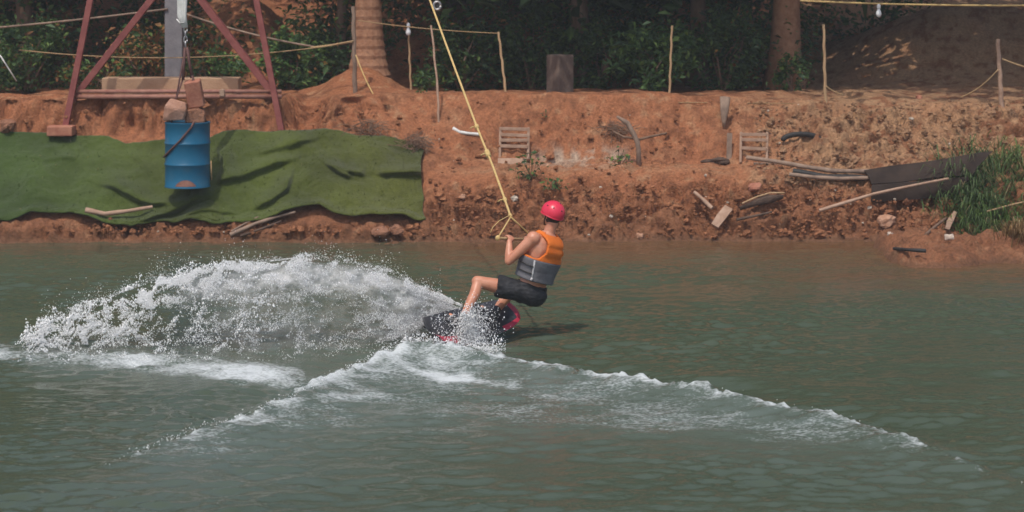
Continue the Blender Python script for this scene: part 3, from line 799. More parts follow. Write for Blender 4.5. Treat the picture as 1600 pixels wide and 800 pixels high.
c = P(269, 137, 32.6)
mb = MB(); mb.box(c, (1.98, 0.40, 0.30)); o = mb.build('concrete_slab', M['concrete'], None, c, bevel=0.015)
tag(o, 'long low concrete slab behind the rusty pipes', 'slab')
c = P(273, 123, 33.75)
mb = MB(); mb.box(c + Vector((0, 0, 2.2)), (0.265, 0.265, 5.0)); o = mb.build('concrete_post', M['greypost'], None, c, bevel=0.012)
tag(o, 'square grey concrete post rising behind the hanging chain', 'post')
c = P(875, 147, 34.15); c.z = float(ground_z(c.x, c.y)[0])
mb = MB(); mb.box(c + Vector((0.0, 0, 0.25)), (0.30, 0.30, 0.66), Matrix.Rotation(math.radians(38), 3, 'Z'))
o = mb.build('concrete_stump', M['greywood'], None, c, bevel=0.015)
o.data.materials[0] = M['stump']
tag(o, 'squat square brown stump at the edge of the dark bushes', 'stump')

# ------------------------------------------------------------------ hanging drum and its load
YD = 30.4
dc_ = P(293, 292, YD)
zb = dc_.z
t = thing('blue_drum', dc_, 'blue steel drum hanging in front of the green mats', 'drum')
R_ = 0.302; hD = 0.885
def ribbed(z0, z1, ribs, r):
    pr = [(0.02, z0 + 0.02), (r - 0.02, z0 + 0.02), (r - 0.012, z0), (r + 0.006, z0 + 0.004), (r + 0.006, z0 + 0.022), (r, z0 + 0.03)]
    for q in ribs:
        pr += [(r, q - 0.022), (r + 0.006, q - 0.014), (r + 0.012, q), (r + 0.006, q + 0.014), (r, q + 0.022)]
    pr += [(r, z1 - 0.03), (r + 0.006, z1 - 0.022), (r + 0.006, z1 - 0.004), (r - 0.012, z1), (r - 0.02, z1 - 0.02), (0.02, z1 - 0.02)]
    return pr
mb = MB(); mb.lathe(ribbed(0, hD, (0.315, 0.60), R_), 48, dc_); o = mb.build('body', M['blue'], t, smooth=True)
o.modifiers.new('es', 'EDGE_SPLIT').split_angle = math.radians(50)
# rusty scuff low on the front, and the dark strap that runs across it
def drum_pt(a, z, off):
    return dc_ + Vector((math.sin(a) * (R_ + off), -math.cos(a) * (R_ + off), z))
vs, fs = [], []
n = 16
for i in range(n + 1):
    a = -0.42 + 0.95 * i / n
    h = 0.085 * math.sin(math.pi * i / n) ** 0.7
    vs += [drum_pt(a, 0.032, 0.002), drum_pt(a, 0.034 + h, 0.002)]
for i in range(n): fs.append((2 * i, 2 * i + 2, 2 * i + 3, 2 * i + 1))
mb = MB(); mb.add(vs, fs); tag(mb.build('rust_patch', M['rust'], t, smooth=True), 'rusty worn patch at the bottom of the drum')
mb = MB(); mb.tube([drum_pt(0.42, 0.90, 0.010), drum_pt(0.30, 0.83, 0.016), drum_pt(-0.15, 0.66, 0.018), drum_pt(-0.65, 0.52, 0.018), drum_pt(-1.05, 0.44, 0.018), drum_pt(-1.5, 0.41, 0.016)], 0.015, 8); mb.build('strap', M['chain'], t, smooth=True)
mb = MB(); mb.tube([drum_pt(1.4, 0.36, 0.03), drum_pt(1.42, 0.1, 0.035)], 0.009, 6); mb.build('hanging_cord', M['oldrope'], t, smooth=True)

top = zb + hD
c = P(274, 172, YD - 0.04)
def rock(mb, c, r, seed, n=14, m=9, amp=0.22):
    k0 = len(mb.v); mb.ell(c, r, None, n, m)
    for i in range(k0, len(mb.v)):
        d = mb.v[i] - Vector(c)
        q = Vector((d.x / r[0], d.y / r[1], d.z / r[2]))
        w = float(fbm(np.array([q.x * 1.1 + seed]), np.array([q.y * 1.1]), np.array([q.z * 1.1]), 3, seed)[0])
        # flatten into facets
        mx = max(abs(q.x), abs(q.y), abs(q.z))
        mb.v[i] = Vector(c) + d * (1 + amp * w) * (0.75 + 0.25 / max(mx, 0.3))
    return mb
def hull(c, pts):
    import bmesh
    bm = bmesh.new()
    for p in pts: bm.verts.new(Vector(c) + Vector(p))
    bmesh.ops.convex_hull(bm, input=bm.verts)
    bmesh.ops.bevel(bm, geom=bm.edges[:], offset=0.012, segments=1, affect='EDGES', profile=0.6)
    bm.verts.index_update(); q = MB(); q.add([v.co.copy() for v in bm.verts], [[v.index for v in f.verts] for f in bm.faces]); bm.free(); return q
mb = hull(c, [(-0.16, -0.10, -0.14), (-0.13, -0.13, 0.06), (-0.05, -0.09, 0.17), (0.15, -0.10, 0.10), (0.17, -0.12, 0.01), (0.12, -0.09, -0.13), (-0.14, 0.12, -0.14), (-0.10, 0.12, 0.10), (0.14, 0.13, 0.09), (0.13, 0.12, -0.14), (0.02, -0.15, 0.02)])
o = mb.build('boulder', M['paperock'], None, c - Vector((0, 0, 0.14)))
tag(o, 'pale pinkish stone lying on top of the blue drum', 'stone')
c = P(304, 146, YD + 0.06)
Rr = Matrix.Rotation(math.radians(-9), 3, 'Y') @ Matrix.Rotation(math.radians(12), 3, 'X')
mb = MB(); mb.box(c, (0.22, 0.17, 0.37), Rr); o = mb.build('clay_block', M['brick'], None, c - Vector((0, 0, 0.18)), bevel=0.02)
tag(o, 'upright red brown block leaning on the stone over the drum', 'block')
c = P(305, 180, YD + 0.06)
mb = hull(c, [(-0.13, -0.11, -0.10), (-0.10, -0.12, 0.07), (0.05, -0.13, 0.10), (0.15, -0.10, 0.03), (0.14, -0.12, -0.10), (-0.12, 0.12, -0.09), (-0.07, 0.1, 0.1), (0.12, 0.11, 0.08), (0.13, 0.12, -0.10)]); o = mb.build('rubble_stone', M['clod'], None, c - Vector((0, 0, 0.1)))
tag(o, 'brown stone wedged under the upright block on the drum', 'stone')

hook = P(291, 48, YD)
t = thing('hoist_sling', P(291, 190, YD), 'bundle of white rope strands and dark chains holding the drum', 'sling')
for i, (dx, w) in enumerate(((-9, 0.013), (-6, 0.015), (-2, 0.017), (1.8, 0.017))):
    mb = MB(); mb.tube([P(289 + dx * 0.5 + i, -60, YD + 0.01 * i), P(288 + dx, 0, YD - 0.02), P(287 + dx * 0.9, 25, YD), P(290 + dx * 0.35, 43, YD)], w * 1.5, 7); mb.build('rope_strand', M['whiterope'], t, smooth=True)
mb = MB(); mb.tube([P(288, 35, YD - 0.03), P(281, 36, YD - 0.05), P(276, 30, YD - 0.04)], 0.010, 6); mb.build('rope_end', M['whiterope'], t, smooth=True)
for i, (py, rot) in enumerate(((46, 0), (54, 1), (62, 0), (70, 1))):
    mb = MB(); c = P(290, py, YD); ring = []
    for k in range(13):
        a = 2 * math.pi * k / 12; q = Vector((0.022 * math.cos(a), 0, 0.05 * math.sin(a)))
        if rot: q = Vector((0, 0.022 * math.cos(a), 0.05 * math.sin(a)))
        ring.append(c + q)
    mb.tube(ring, 0.009, 7); mb.build('chain_link', M['metal'], t, smooth=True)
for px0, py0, px1, py1, r, y1 in ((289, 74, 286, 125, 0.020, -0.02), (292, 74, 300, 122, 0.022, 0.02), (291, 74, 318, 192, 0.012, 0.06), (290, 74, 268, 192, 0.012, -0.05), (287, 120, 266, 180, 0.012, -0.10), (300, 118, 322, 192, 0.014, 0.1)):
    mb = MB(); mb.tube([P(px0, py0, YD), P((px0 + px1) / 2, (py0 + py1) / 2, YD + y1 / 2), P(px1, py1, YD + y1)], r, 7); mb.build('strap', M['chain'], t, smooth=True)

# ------------------------------------------------------------------ green turf mats
def mat_material():
    m = bpy.data.materials.new('turf_mat'); m.use_nodes = True
    t = m.node_tree; b = t.nodes['Principled BSDF']; N = t.nodes
    b.inputs['Roughness'].default_value = 0.95; b.inputs['Specular IOR Level'].default_value = 0.1
    b.inputs['Sheen Weight'].default_value = 0.15
    g = N.new('ShaderNodeNewGeometry')
    n1 = N.new('ShaderNodeTexNoise'); n1.inputs['Scale'].default_value = 1.3; n1.inputs['Detail'].default_value = 5
    n2 = N.new('ShaderNodeTexNoise'); n2.inputs['Scale'].default_value = 55; n2.inputs['Detail'].default_value = 4; n2.inputs['Roughness'].default_value = 0.8
    a = N.new('ShaderNodeAttribute'); a.attribute_name = 'Col'
    r = N.new('ShaderNodeMapRange'); r.inputs[1].default_value = 0.25; r.inputs[2].default_value = 0.75; r.inputs[3].default_value = 0.5; r.inputs[4].default_value = 1.5
    x = N.new('ShaderNodeMix'); x.data_type = 'RGBA'; x.blend_type = 'MULTIPLY'; x.inputs[0].default_value = 1
    r1 = N.new('ShaderNodeMapRange'); r1.inputs[1].default_value = 0.35; r1.inputs[2].default_value = 0.65; r1.inputs[3].default_value = 0.72; r1.inputs[4].default_value = 1.22
    x1 = N.new('ShaderNodeMix'); x1.data_type = 'RGBA'; x1.blend_type = 'MULTIPLY'; x1.inputs[0].default_value = 1
    bp = N.new('ShaderNodeBump'); bp.inputs['Strength'].default_value = 0.9; bp.inputs['Distance'].default_value = 0.02
    L = t.links.new
    L(g.outputs['Position'], n1.inputs[0]); L(g.outputs['Position'], n2.inputs[0]); L(n2.outputs[0], r.inputs[0]); L(n1.outputs[0], r1.inputs[0])
    L(a.outputs['Color'], x.inputs[6]); L(r.outputs[0], x.inputs[7]); L(x.outputs[2], x1.inputs[6]); L(r1.outputs[0], x1.inputs[7]); L(x1.outputs[2], b.inputs['Base Color'])
    L(n2.outputs[0], bp.inputs['Height']); L(bp.outputs[0], b.inputs['Normal'])
    return m
M['turf'] = mat_material()

FOLDS = [  # pixel polylines of the folds: the cloth stands proud just above each line and falls away below it
    ([(395, 246), (430, 238), (465, 230), (505, 214)], 0.055, 15), ([(330, 292), (375, 284), (420, 264), (465, 250)], 0.085, 13), ([(390, 330), (425, 318), (450, 300), (458, 268)], 0.075, 12),
    ([(505, 258), (530, 272), (552, 282)], 0.075, 10), ([(540, 270), (572, 277)], 0.06, 9), ([(585, 274), (625, 277), (672, 277)], 0.085, 10),
    ([(150, 288), (185, 299), (215, 314), (245, 321), (280, 320)], 0.085, 13), ([(215, 352), (255, 338), (300, 320), (335, 308)], 0.10, 13), ([(195, 236), (225, 258), (250, 290)], 0.03, 12),
    ([(340, 230), (352, 262), (345, 300)], 0.06, 14), ([(10, 240), (70, 250), (140, 246)], 0.03, 22), ([(280, 345), (330, 332), (380, 338)], 0.045, 14)]
def fold_h(px, py):
    h = np.zeros_like(px)
    for pts, amp, wd in FOLDS:
        best = np.full(px.shape, 1e9); sd = np.zeros_like(px); tt = np.zeros_like(px)
        L = len(pts) - 1
        for i in range(L):
            ax, ay = pts[i]; bx, by = pts[i + 1]; dx, dy = bx - ax, by - ay
            t = np.clip(((px - ax) * dx + (py - ay) * dy) / (dx * dx + dy * dy), 0, 1)
            d = np.hypot(px - ax - t * dx, py - ay - t * dy); m = d < best
            best = np.where(m, d, best); sd = np.where(m, np.sign((px - ax) * dy - (py - ay) * dx), sd); tt = np.where(m, (i + t) / L, tt)
        taper = sstep(0, 0.25, tt) * sstep(1, 0.75, tt) * 0.85 + 0.15
        below = sd < 0
        prof_ = np.where(below, np.exp(-(best / (wd * 0.22)) ** 2), np.exp(-(best / (wd * 1.35)) ** 2))
        h = h + amp * taper * prof_
    return h

def turf_mat(x0, x1, topf, botf, lift, label, colf, nx, ny, seed):
    u = np.linspace(0, 1, nx); v = np.linspace(0, 1, ny)
    U, Vv = np.meshgrid(u, v)
    px = x0 + (x1 - x0) * U
    py = topf(px) + (botf(px) - topf(px)) * Vv
    px = px + 5 * fbm(Vv * 3, Vv * 0 + seed, 0, 2, seed) * (sstep(0.94, 1, U))
    # walk each pixel's ray to the smooth bank surface
    Y = np.full(px.shape, 30.3)
    best = np.full(px.shape, 1e9); Yb = Y.copy()
    for y in np.linspace(30.0, 32.2, 240):
        e = np.abs(ground_z((px - 800) * y / F, np.full(px.shape, y)) - (H - (py - YH) * y / F)); m = e < best
        best = np.where(m, e, best); Yb = np.where(m, y, Yb)
    X = (px - 800) * Yb / F; Zs = H - (py - YH) * Yb / F
    fo = 1.75 * fold_h(px, py); off = lift + 0.045 * fbm(X * 2.6, Yb * 2.6, Zs * 2.6, 4, seed + 3) + 0.07 * sstep(0.84, 1.0, Vv)
    nrm = np.array([0, -0.66, 0.75])
    P3 = np.stack([X, Yb, Zs], -1) + off[..., None] * nrm + fo[..., None] * np.array([0, -0.92, 0.25])
    me = np_mesh('turf_mat', P3.reshape(-1, 3), grid_faces(nx, ny)[:, ::-1])
    set_attr(me, 'Col', colf(px, py).reshape(-1, 3))
    b = P3.reshape(-1, 3).mean(0); b[2] = P3[..., 2].min()
    me.transform(Matrix.Translation(-Vector(b)))
    o = mesh_obj('turf_mat', me, M['turf'], None, b)
    s = o.modifiers.new('thick', 'SOLIDIFY'); s.thickness = 0.02; s.offset = -1
    tag(o, label, 'turf mat', 'green mats laid on the bank')
    # short pile: tiny tufts standing on the cloth
    rg_ = np.random.default_rng(seed + 70); K = 12 * nx
    iu = rg_.uniform(0, nx - 1.01, K); iv_ = rg_.uniform(0, ny - 1.01, K); a0, b0 = iu.astype(int), iv_.astype(int); fa, fb_ = (iu - a0)[:, None], (iv_ - b0)[:, None]
    q_ = (P3[b0, a0] * (1 - fa) + P3[b0, a0 + 1] * fa) * (1 - fb_) + (P3[b0 + 1, a0] * (1 - fa) + P3[b0 + 1, a0 + 1] * fa) * fb_ - b
    cc = colf(px, py)[b0, a0] * rg_.uniform(0.75, 1.3, (K, 1)); st_ = rg_.random(K) < 0.012; cc[st_] = np.array([0.34, 0.28, 0.14])
    hh = rg_.uniform(0.008, 0.018, (K, 1)) * np.where(st_, 1.6, 1.0)[:, None]; ww = rg_.uniform(0.004, 0.010, (K, 1))
    ax_ = rg_.normal(size=(K, 3)); ax_ /= np.linalg.norm(ax_, axis=1)[:, None]
    up_ = np.array([0, -0.5, 0.85]) + 0.8 * rg_.normal(size=(K, 3)); up_[:, 1] = np.minimum(up_[:, 1], 0.1)
    tv_ = np.stack([q_ - ax_ * ww, q_ + ax_ * ww, q_ + up_ * hh], 1).reshape(-1, 3)
    mp_ = np_mesh('pile', tv_, np.arange(3 * K).reshape(-1, 3), False); set_attr(mp_, 'Col', np.repeat(cc, 3, axis=0))
    tag(mesh_obj('pile', mp_, M['leaf'], o), None, None, None, 'stuff')
    return o
def ip(*pts):
    xs = [p[0] for p in pts]; ys = [p[1] for p in pts]
    return lambda x: np.interp(x, xs, ys)
def colL(px, py):
    w = sstep(-20, 330, px)[..., None]
    return np.array([0.045, 0.074, 0.014]) * (1 - w) + np.array([0.066, 0.084, 0.014]) * w
def colR(px, py):
    w = sstep(320, 660, px)[..., None]
    return np.array([0.064, 0.085, 0.014]) * (1 - w) + np.array([0.078, 0.086, 0.015]) * w
turf_mat(-420, 345, ip((-420, 210), (0, 206), (100, 211), (170, 213), (195, 224), (230, 222), (258, 219), (345, 213)),
         ip((-420, 352), (0, 353), (18, 352), (50, 337), (110, 337), (140, 347), (170, 357), (205, 360), (240, 352), (290, 350), (345, 352)), 0.03,
         'larger green turf mat on the left half of the bank, darker at its left end', colL, 300, 70, 5)
turf_mat(300, 664, ip((300, 225), (330, 216), (350, 209), (400, 208), (440, 208), (500, 206), (530, 206), (556, 214), (600, 215), (640, 224), (658, 232), (664, 236)),
         ip((300, 348), (330, 357), (380, 355), (430, 345), (480, 329), (500, 328), (520, 338), (560, 345), (600, 346), (630, 345), (655, 352), (664, 350)), 0.05,
         'olive green turf mat with folds and a squared right edge, right of the drum', colR, 190, 70, 6)

# ------------------------------------------------------------------ stakes, fence ropes, bulbs
def stake(pts, r, label, mat='bamboo', name='wooden_stake', group='stakes of the rope fence'):
    """pts: list of (px, py, Y) from the foot up"""
    q = [P(*p) for p in pts]
    foot = q[0].copy()
    g = float(ground_z(foot.x, foot.y)[0])
    d = (q[0] - q[1]).normalized()
    q[0] = q[0] + d * max(0.08, (q[0].z - g) + 0.1)
    mb = MB()
    path = []; rad = []
    for i in range(13):
        s = i / 12 * (len(q) - 1); k = min(int(s), len(q) - 2)
        path.append(q[k].lerp(q[k + 1], s - k) + Vector((0.006 * math.sin(i * 2.1 + foot.x), 0, 0))); rad.append(r * (1.06 if i % 3 == 0 else 0.97) * (1 - 0.012 * i))
    mb.tube(path, rad, 9)
    o = mb.build(name, M[mat], None, foot, smooth=True)
    o.modifiers.new('es', 'EDGE_SPLIT').split_angle = math.radians(60)
    return tag(o, label, 'stake', group)
stake([(555, 157, 33.2), (552, 10, 33.2)], 0.036, 'thick pale stake standing right in front of the palm', 'greywood')
stake([(642, 139, 34.3), (638, 38, 34.3)], 0.017, 'thin stake topped by a white bulb right of the palm')
stake([(686, 205, 32.15), (684, 140, 32.3), (674, 40, 32.6)], 0.018, 'pale leaning stake rooted in the slope left of the tow rope', 'palewood')
stake([(791, 151, 33.0), (779, 50, 33.1)], 0.021, 'yellowish stake leaning left on the bank top right of the tow rope')
stake([(1046, 149, 33.0), (1050, 40, 33.0)], 0.019, 'lone upright stake in front of the rounded bush in the middle')
stake([(1290, 166, 32.7), (1287, 38, 32.7)], 0.024, 'tall pale stake at the left side of the shaded mound')
stake([(1565, 164, 32.6), (1559, 61, 32.6)], 0.036, 'stout stake at the right edge with a rope tied to each side', 'palewood')

def cord(pts, r, label, mat='oldrope', name='fence_rope', cat='rope', group=None):
    mb = MB(); mb.tube(pts, r, 7)
    return tag(mb.build(name, M[mat], None, pts[0], smooth=True), label, cat, group)
G = 'ropes strung along the bank top'
cord(sag(P(-120, 52, 33.6), P(262, 14, 33.6), 0.03), 0.016, 'grey rope rising from the left edge to the concrete post', 'greywood', group=G)
cord(sag(P(30, 78, 33.5), P(553, 66, 33.2), 0.17, 20), 0.008, 'thin yellow rope sagging behind the red frame to the palm', group=G)
cord(sag(P(285, 20, 33.7), P(490, 73, 33.4), 0.05), 0.016, 'grey pole-like rope sloping down from the post to the right', 'greywood', group=G)
cord(sag(P(486, 74, 33.3), P(552, 64, 33.15), 0.01), 0.014, 'short tan rope tied to the stake before the palm', group=G)
cord(sag(P(556, 86, 33.1), P(590, 158, 32.5), 0.05), 0.009, 'yellow rope hanging from the palm stake to the ground', 'rope', group=G)
cord(sag(P(560, 32, 33.9), P(779, 52, 33.1), 0.03), 0.007, 'thin rope from the palm to the yellowish leaning stake', group=G)
cord(sag(P(1250, 1, 33.2), P(1660, 8, 33.0), 0.03), 0.014, 'horizontal tan rope along the top right carrying a bulb', 'rope', group=G)
cord(sag(P(1290, 134, 32.68), P(1318, 148, 32.7), 0.02), 0.009, 'short rope drooping from the stake left of the mound', group=G)
cord(sag(P(1500, 152, 32.75), P(1560, 108, 32.55), 0.06), 0.009, 'rope dropping from the stout stake to the ground on its left', group=G)
cord(sag(P(1566, 92, 32.55), P(1680, 118, 32.4), 0.05), 0.011, 'rope leading out of the picture from the stout stake', group=G)
cord(sag(P(1060, 160, 32.5), P(1290, 162, 32.65), 0.0), 0.006, 'thin straight line lying along the bank top in the middle', 'oldrope', group=G)
cord([P(0, 86, 33.9), P(12, 105, 33.9), P(26, 127, 33.9)], 0.010, 'pale curved stalk hanging at the left edge', 'whiterope', 'dry_stalk', 'stalk')

def bulb(px, py, Y, label, inv=False):
    c = P(px, py, Y)
    t = thing('light_bulb', c, label, 'bulb', 'white bulbs on the ropes')
    s = -1 if inv else 1
    mb = MB(); mb.lathe([(0.01, -0.075 * s), (0.030, -0.062 * s), (0.042, -0.03 * s), (0.038, 0.0), (0.022, 0.035 * s), (0.018, 0.05 * s)], 14, c); mb.build('glass', M['bulb'], t, smooth=True)
    mb = MB(); mb.lathe([(0.022, 0.05 * s), (0.028, 0.06 * s), (0.028, 0.10 * s), (0.012, 0.12 * s)], 12, c); mb.build('socket', M['bulb'], t, smooth=True)
bulb(638, 48, 34.2, 'white bulb fixed to the top of the thin stake right of the palm')
bulb(1373, 19, 33.0, 'white bulb hanging from the horizontal rope at top right')
c = P(683, 9, 34.0)
t = thing('round_lamp', c, 'small round grey lamp at the top edge beside the tow rope', 'lamp')
mb = MB(); rg = [c + Vector((0.055 * math.cos(a), 0, 0.06 * math.sin(a))) for a in np.linspace(0, 2 * math.pi, 17)]; mb.tube(rg, 0.022, 8); mb.build('rim', M['metal'], t, smooth=True)
mb = MB(); mb.ell(c + Vector((0, 0.02, 0)), (0.05, 0.025, 0.055), None, 12, 8); mb.build('lens', M['rubber'], t, smooth=True)
mb = MB(); mb.tube([c + Vector((0, 0, 0.06)), c + Vector((0.01, 0, 0.8))], 0.008, 6); mb.build('hanging_wire', M['rubber'], t, smooth=True)

# dark open shed among the trees at the top of the picture
c = P(770, 24, 41.5); c.z = float(ground_z(c.x, c.y)[0])
t = thing('shed', c, 'dark open shed glimpsed among the trees at the top', 'shed')
for px in (706, 768, 838):
    q = P(px, 24, 41.2); mb = MB(); mb.box(Vector((q.x, q.y, c.z + 0.7)), (0.10, 0.10, 1.6)); mb.build('post', M['shedwood'], t, bevel=0.01)
mb = MB(); mb.box(Vector((c.x, 42.4, c.z + 0.75)), (1.9, 0.06, 1.5)); mb.build('back_wall', M['darkwood'], t)
mb = MB(); q = P(770, 3, 41.1); mb.box(q, (1.9, 0.05, 0.10)); mb.build('rail', M['shedwood'], t, bevel=0.01)
mb = MB(); mb.box(Vector((c.x, 41.7, c.z + 1.6)), (2.3, 1.9, 0.07), Matrix.Rotation(0.12, 3, 'X')); mb.build('roof', M['shedwood'], t)

# ------------------------------------------------------------------ things lying on the bank
def G_(px, py, lift=0.0, y0=27.0):
    g = ground_hit(px, py, y0); n = Vector((0, -0.6, 0.8)); return g + n * lift

def stick(pts, r0, r1, label, mat='greywood', name='driftwood', cat='driftwood', lift=0.03, group='driftwood on the bank', n=8, flat=1.0, raw=False):
    q = [P(*p) if raw else G_(p[0], p[1], lift) for p in pts]
    k = len(q); path = []; rad = []
    for i in range(3 * (k - 1) + 1):
        s = i / 3; a = min(int(s), k - 2); path.append(q[a].lerp(q[a + 1], s - a)); rad.append((r0 + (r1 - r0) * i / (3 * (k - 1))) * (1 + 0.08 * math.sin(i * 1.7)))
    mb = MB(); mb.tube(path, rad, n, flat)
    o = mb.build(name, M[mat], None, path[0], smooth=True)
    o.modifiers.new('es', 'EDGE_SPLIT').split_angle = math.radians(55)
    return tag(o, label, cat, group)

stick([(240, 335), (200, 342), (166, 347), (136, 341)], 0.022, 0.038, 'bent tan stick lying on the lower edge of the left mat', 'palewood', lift=0.14)
stick([(360, 374), (400, 356), (432, 345), (462, 338)], 0.030, 0.018, 'long grey stick slanting from the water up to the mat edge', 'greywood', lift=0.07)
stick([(376, 374), (412, 362), (440, 350)], 0.020, 0.012, 'shorter grey stick just below the long slanting one', 'darkwood', lift=0.05)
stick([(362, 370), (380, 360), (404, 347)], 0.014, 0.010, 'thin twig crossing above the long slanting stick', 'greywood', lift=0.09)
stick([(708, 204), (718, 210), (730, 212), (750, 214)], 0.026, 0.022, 'short white stick on the slope left of the tow rope', 'whiterope', lift=0.04)
# dead forked branch standing on the terrace
b0 = G_(998, 258)
t = thing('dead_branch', b0, 'dead forked grey branch standing upright on the terrace', 'branch')
YB = b0.y
mb = MB(); mb.tube([b0 - Vector((0, 0, 0.05)), P(998, 235, YB), P(996, 222, YB), P(990, 209, YB + 0.02), P(980, 192, YB + 0.03), P(964, 182, YB)], [0.038, 0.034, 0.036, 0.036, 0.038, 0.018], 9); mb.build('stem', M['greywood'], t, smooth=True)
mb = MB(); mb.tube([P(998, 218, YB), P(1018, 213, YB + 0.02), P(1042, 208, YB + 0.05)], [0.020, 0.018, 0.014], 8); mb.build('side_branch', M['bark'], t, smooth=True)
mb = MB(); mb.tube([P(994, 216, YB), P(975, 214, YB + 0.1), P(958, 205, YB + 0.12)], [0.018, 0.016, 0.01], 8); mb.build('side_branch', M['bark'], t, smooth=True)

def slat_frame(px0, px1, pyt, pyb, slats, label, fallen=None):
    g = G_((px0 + px1) / 2, pyb); Y = g.y - 0.02
    t = thing('slatted_frame', g, label, 'wooden frame', 'small slatted wooden frames on the terrace')
    for px in (px0, px1):
        mb = MB(); mb.bar(P(px, pyb + 4, Y), P(px + 1, pyt, Y + 0.10), 0.035, 0.035); mb.build('upright', M['palewood'], t, bevel=0.004)
    for py, dy in slats:
        f_ = (pyb - py) / (pyb - pyt)
        mb = MB(); mb.bar(P(px0 + 1, py, Y + 0.10 * f_ - 0.025), P(px1, py + dy, Y + 0.10 * f_ - 0.025), 0.02, 0.045); mb.build('slat', M['palewood'], t, bevel=0.004)
    return t, Y
t, Y = slat_frame(781, 825, 199, 246, [(201, 1), (210, 2), (219, 0), (228, 1)], 'slatted wooden frame on the terrace right of the tow rope')
mb = MB(); q = P(800, 255, Y - 0.18); mb.box(q, (0.40, 0.25, 0.045), Matrix.Rotation(0.35, 3, 'X')); mb.build('base_board', M['palewood'], t, bevel=0.005)
t, Y = slat_frame(1157, 1198, 206, 250, [(210, 0), (218, 1), (231, 2)], 'slatted wooden frame farther right with a dark gap under it')
mb = MB(); mb.bar(P(1178, 256, Y - 0.12), P(1222, 257, Y - 0.05), 0.05, 0.04); mb.build('base_rail', M['greywood'], t, bevel=0.004)
mb = MB(); q = G_(1139, 246); mb.bar(q - Vector((0, 0, 0.06)), P(1140, 208, q.y + 0.02), 0.075, 0.04)
tag(mb.build('short_board', M['greywood'], None, q, bevel=0.005), 'short pointed board upright just left of the right slatted frame', 'board')
mb = MB(); q = G_(1131, 197)
mb.tube([P(1131, 199, q.y - 0.02), P(1131, 190, q.y - 0.03), P(1132, 172, q.y - 0.02), P(1133, 152, q.y + 0.06)], [0.018, 0.030, 0.062, 0.078], 10, 0.5)
tag(mb.build('palm_stub', M['greywood'], None, q, smooth=True), 'grey wedge of palm stalk hanging down the upper slope', 'palm stalk')
mb = MB(); q = G_(1122, 253); rock(mb, q + Vector((0, 0, 0.0)), (0.19, 0.09, 0.045), 21, amp=0.4); tag(mb.build('shade_lump', M['darkwood'], None, q), 'dark lump standing in for shade on the terrace left of the right frame', 'shade lump')  # dark flat lump put in to imitate a shaded spot

# half-buried tyre
q = G_(1252, 226, 0.09)
mb = MB(); arc = [q + Vector((0.27 * math.cos(a), 0.03, 0.10 * math.sin(a) - 0.02)) for a in np.linspace(0.0, math.pi, 15)]
mb.tube(arc, [0.02] + [0.030] * 13 + [0.02], 10, 1.3); tag(mb.build('tyre', M['rubber'], None, q, smooth=True), 'half-buried black tyre arching out of the rubble slope', 'tyre')

# palm spathe and planks at the waterline
def strip(pts, w, th, label, mat, name, cat, lift=0.04, curl=0.0, group=None):
    """a curved plank: pts are pixels along its length, w its width"""
    q = [G_(p[0], p[1], lift if len(p) < 3 else p[2]) for p in pts]
    mb = MB(); k = len(q); vs = []; m = 5
    for i in range(k):
        d = (q[min(i + 1, k - 1)] - q[max(i - 1, 0)]).normalized(); nrm = Vector((0, -0.75, 0.66)); a = d.cross(nrm).normalized(); nn = a.cross(d).normalized()
        if nn.y > 0: nn = -nn
        ww = w[i] if hasattr(w, '__len__') else w
        for j in range(m):
            s = -1 + 2 * j / (m - 1)
            for sg in (0, 1):
                vs.append(q[i] + a * s * ww / 2 + nn * (curl * (1 - s * s) - sg * th))
    fs = []
    st = 2 * m
    for i in range(k - 1):
        for j in range(m - 1):
            a = i * st + 2 * j
            fs += [(a, a + 2, a + 2 + st, a + st), (a + 1, a + 1 + st, a + 3 + st, a + 3)]
        a = i * st; fs += [(a, a + st, a + st + 1, a + 1)]
        a = i * st + 2 * (m - 1); fs += [(a, a + 1, a + st + 1, a + st)]
    for j in range(m - 1):
        a = 2 * j; fs += [(a, a + 1, a + 3, a + 2)]; a = (k - 1) * st + 2 * j; fs += [(a, a + 2, a + 3, a + 1)]
    mb.add(vs, fs)
    o = mb.build(name, M[mat], None, q[0], smooth=True); o.modifiers.new('es', 'EDGE_SPLIT').split_angle = math.radians(40)
    return tag(o, label, cat, group)
strip([(1116, 366), (1126, 352), (1138, 336)], [0.11, 0.13, 0.12], 0.03, 'short pale board propped up at the waterline right of the rider', 'palewood', 'broken_board', 'board', 0.15)
stick([(1084, 310), (1096, 321), (1112, 336)], 0.022, 0.030, 'pale stick pointing down at the short pale board', 'palewood', lift=0.12)
strip([(1154, 341), (1180, 331), (1200, 325), (1222, 322)], [0.03, 0.10, 0.14, 0.04], 0.02, 'curved dark husk lying above the waterline', 'darkwood', 'palm_husk', 'husk', 0.17, 0.05)
stick([(1158, 338), (1180, 328), (1202, 321), (1224, 321)], 0.012, 0.010, 'thin pale stem along the top of the dark husk', 'bamboo', lift=0.23)
stick([(1150, 356), (1180, 348), (1205, 343)], 0.020, 0.014, 'dark stick below the curved husk', 'darkwood', lift=0.13)

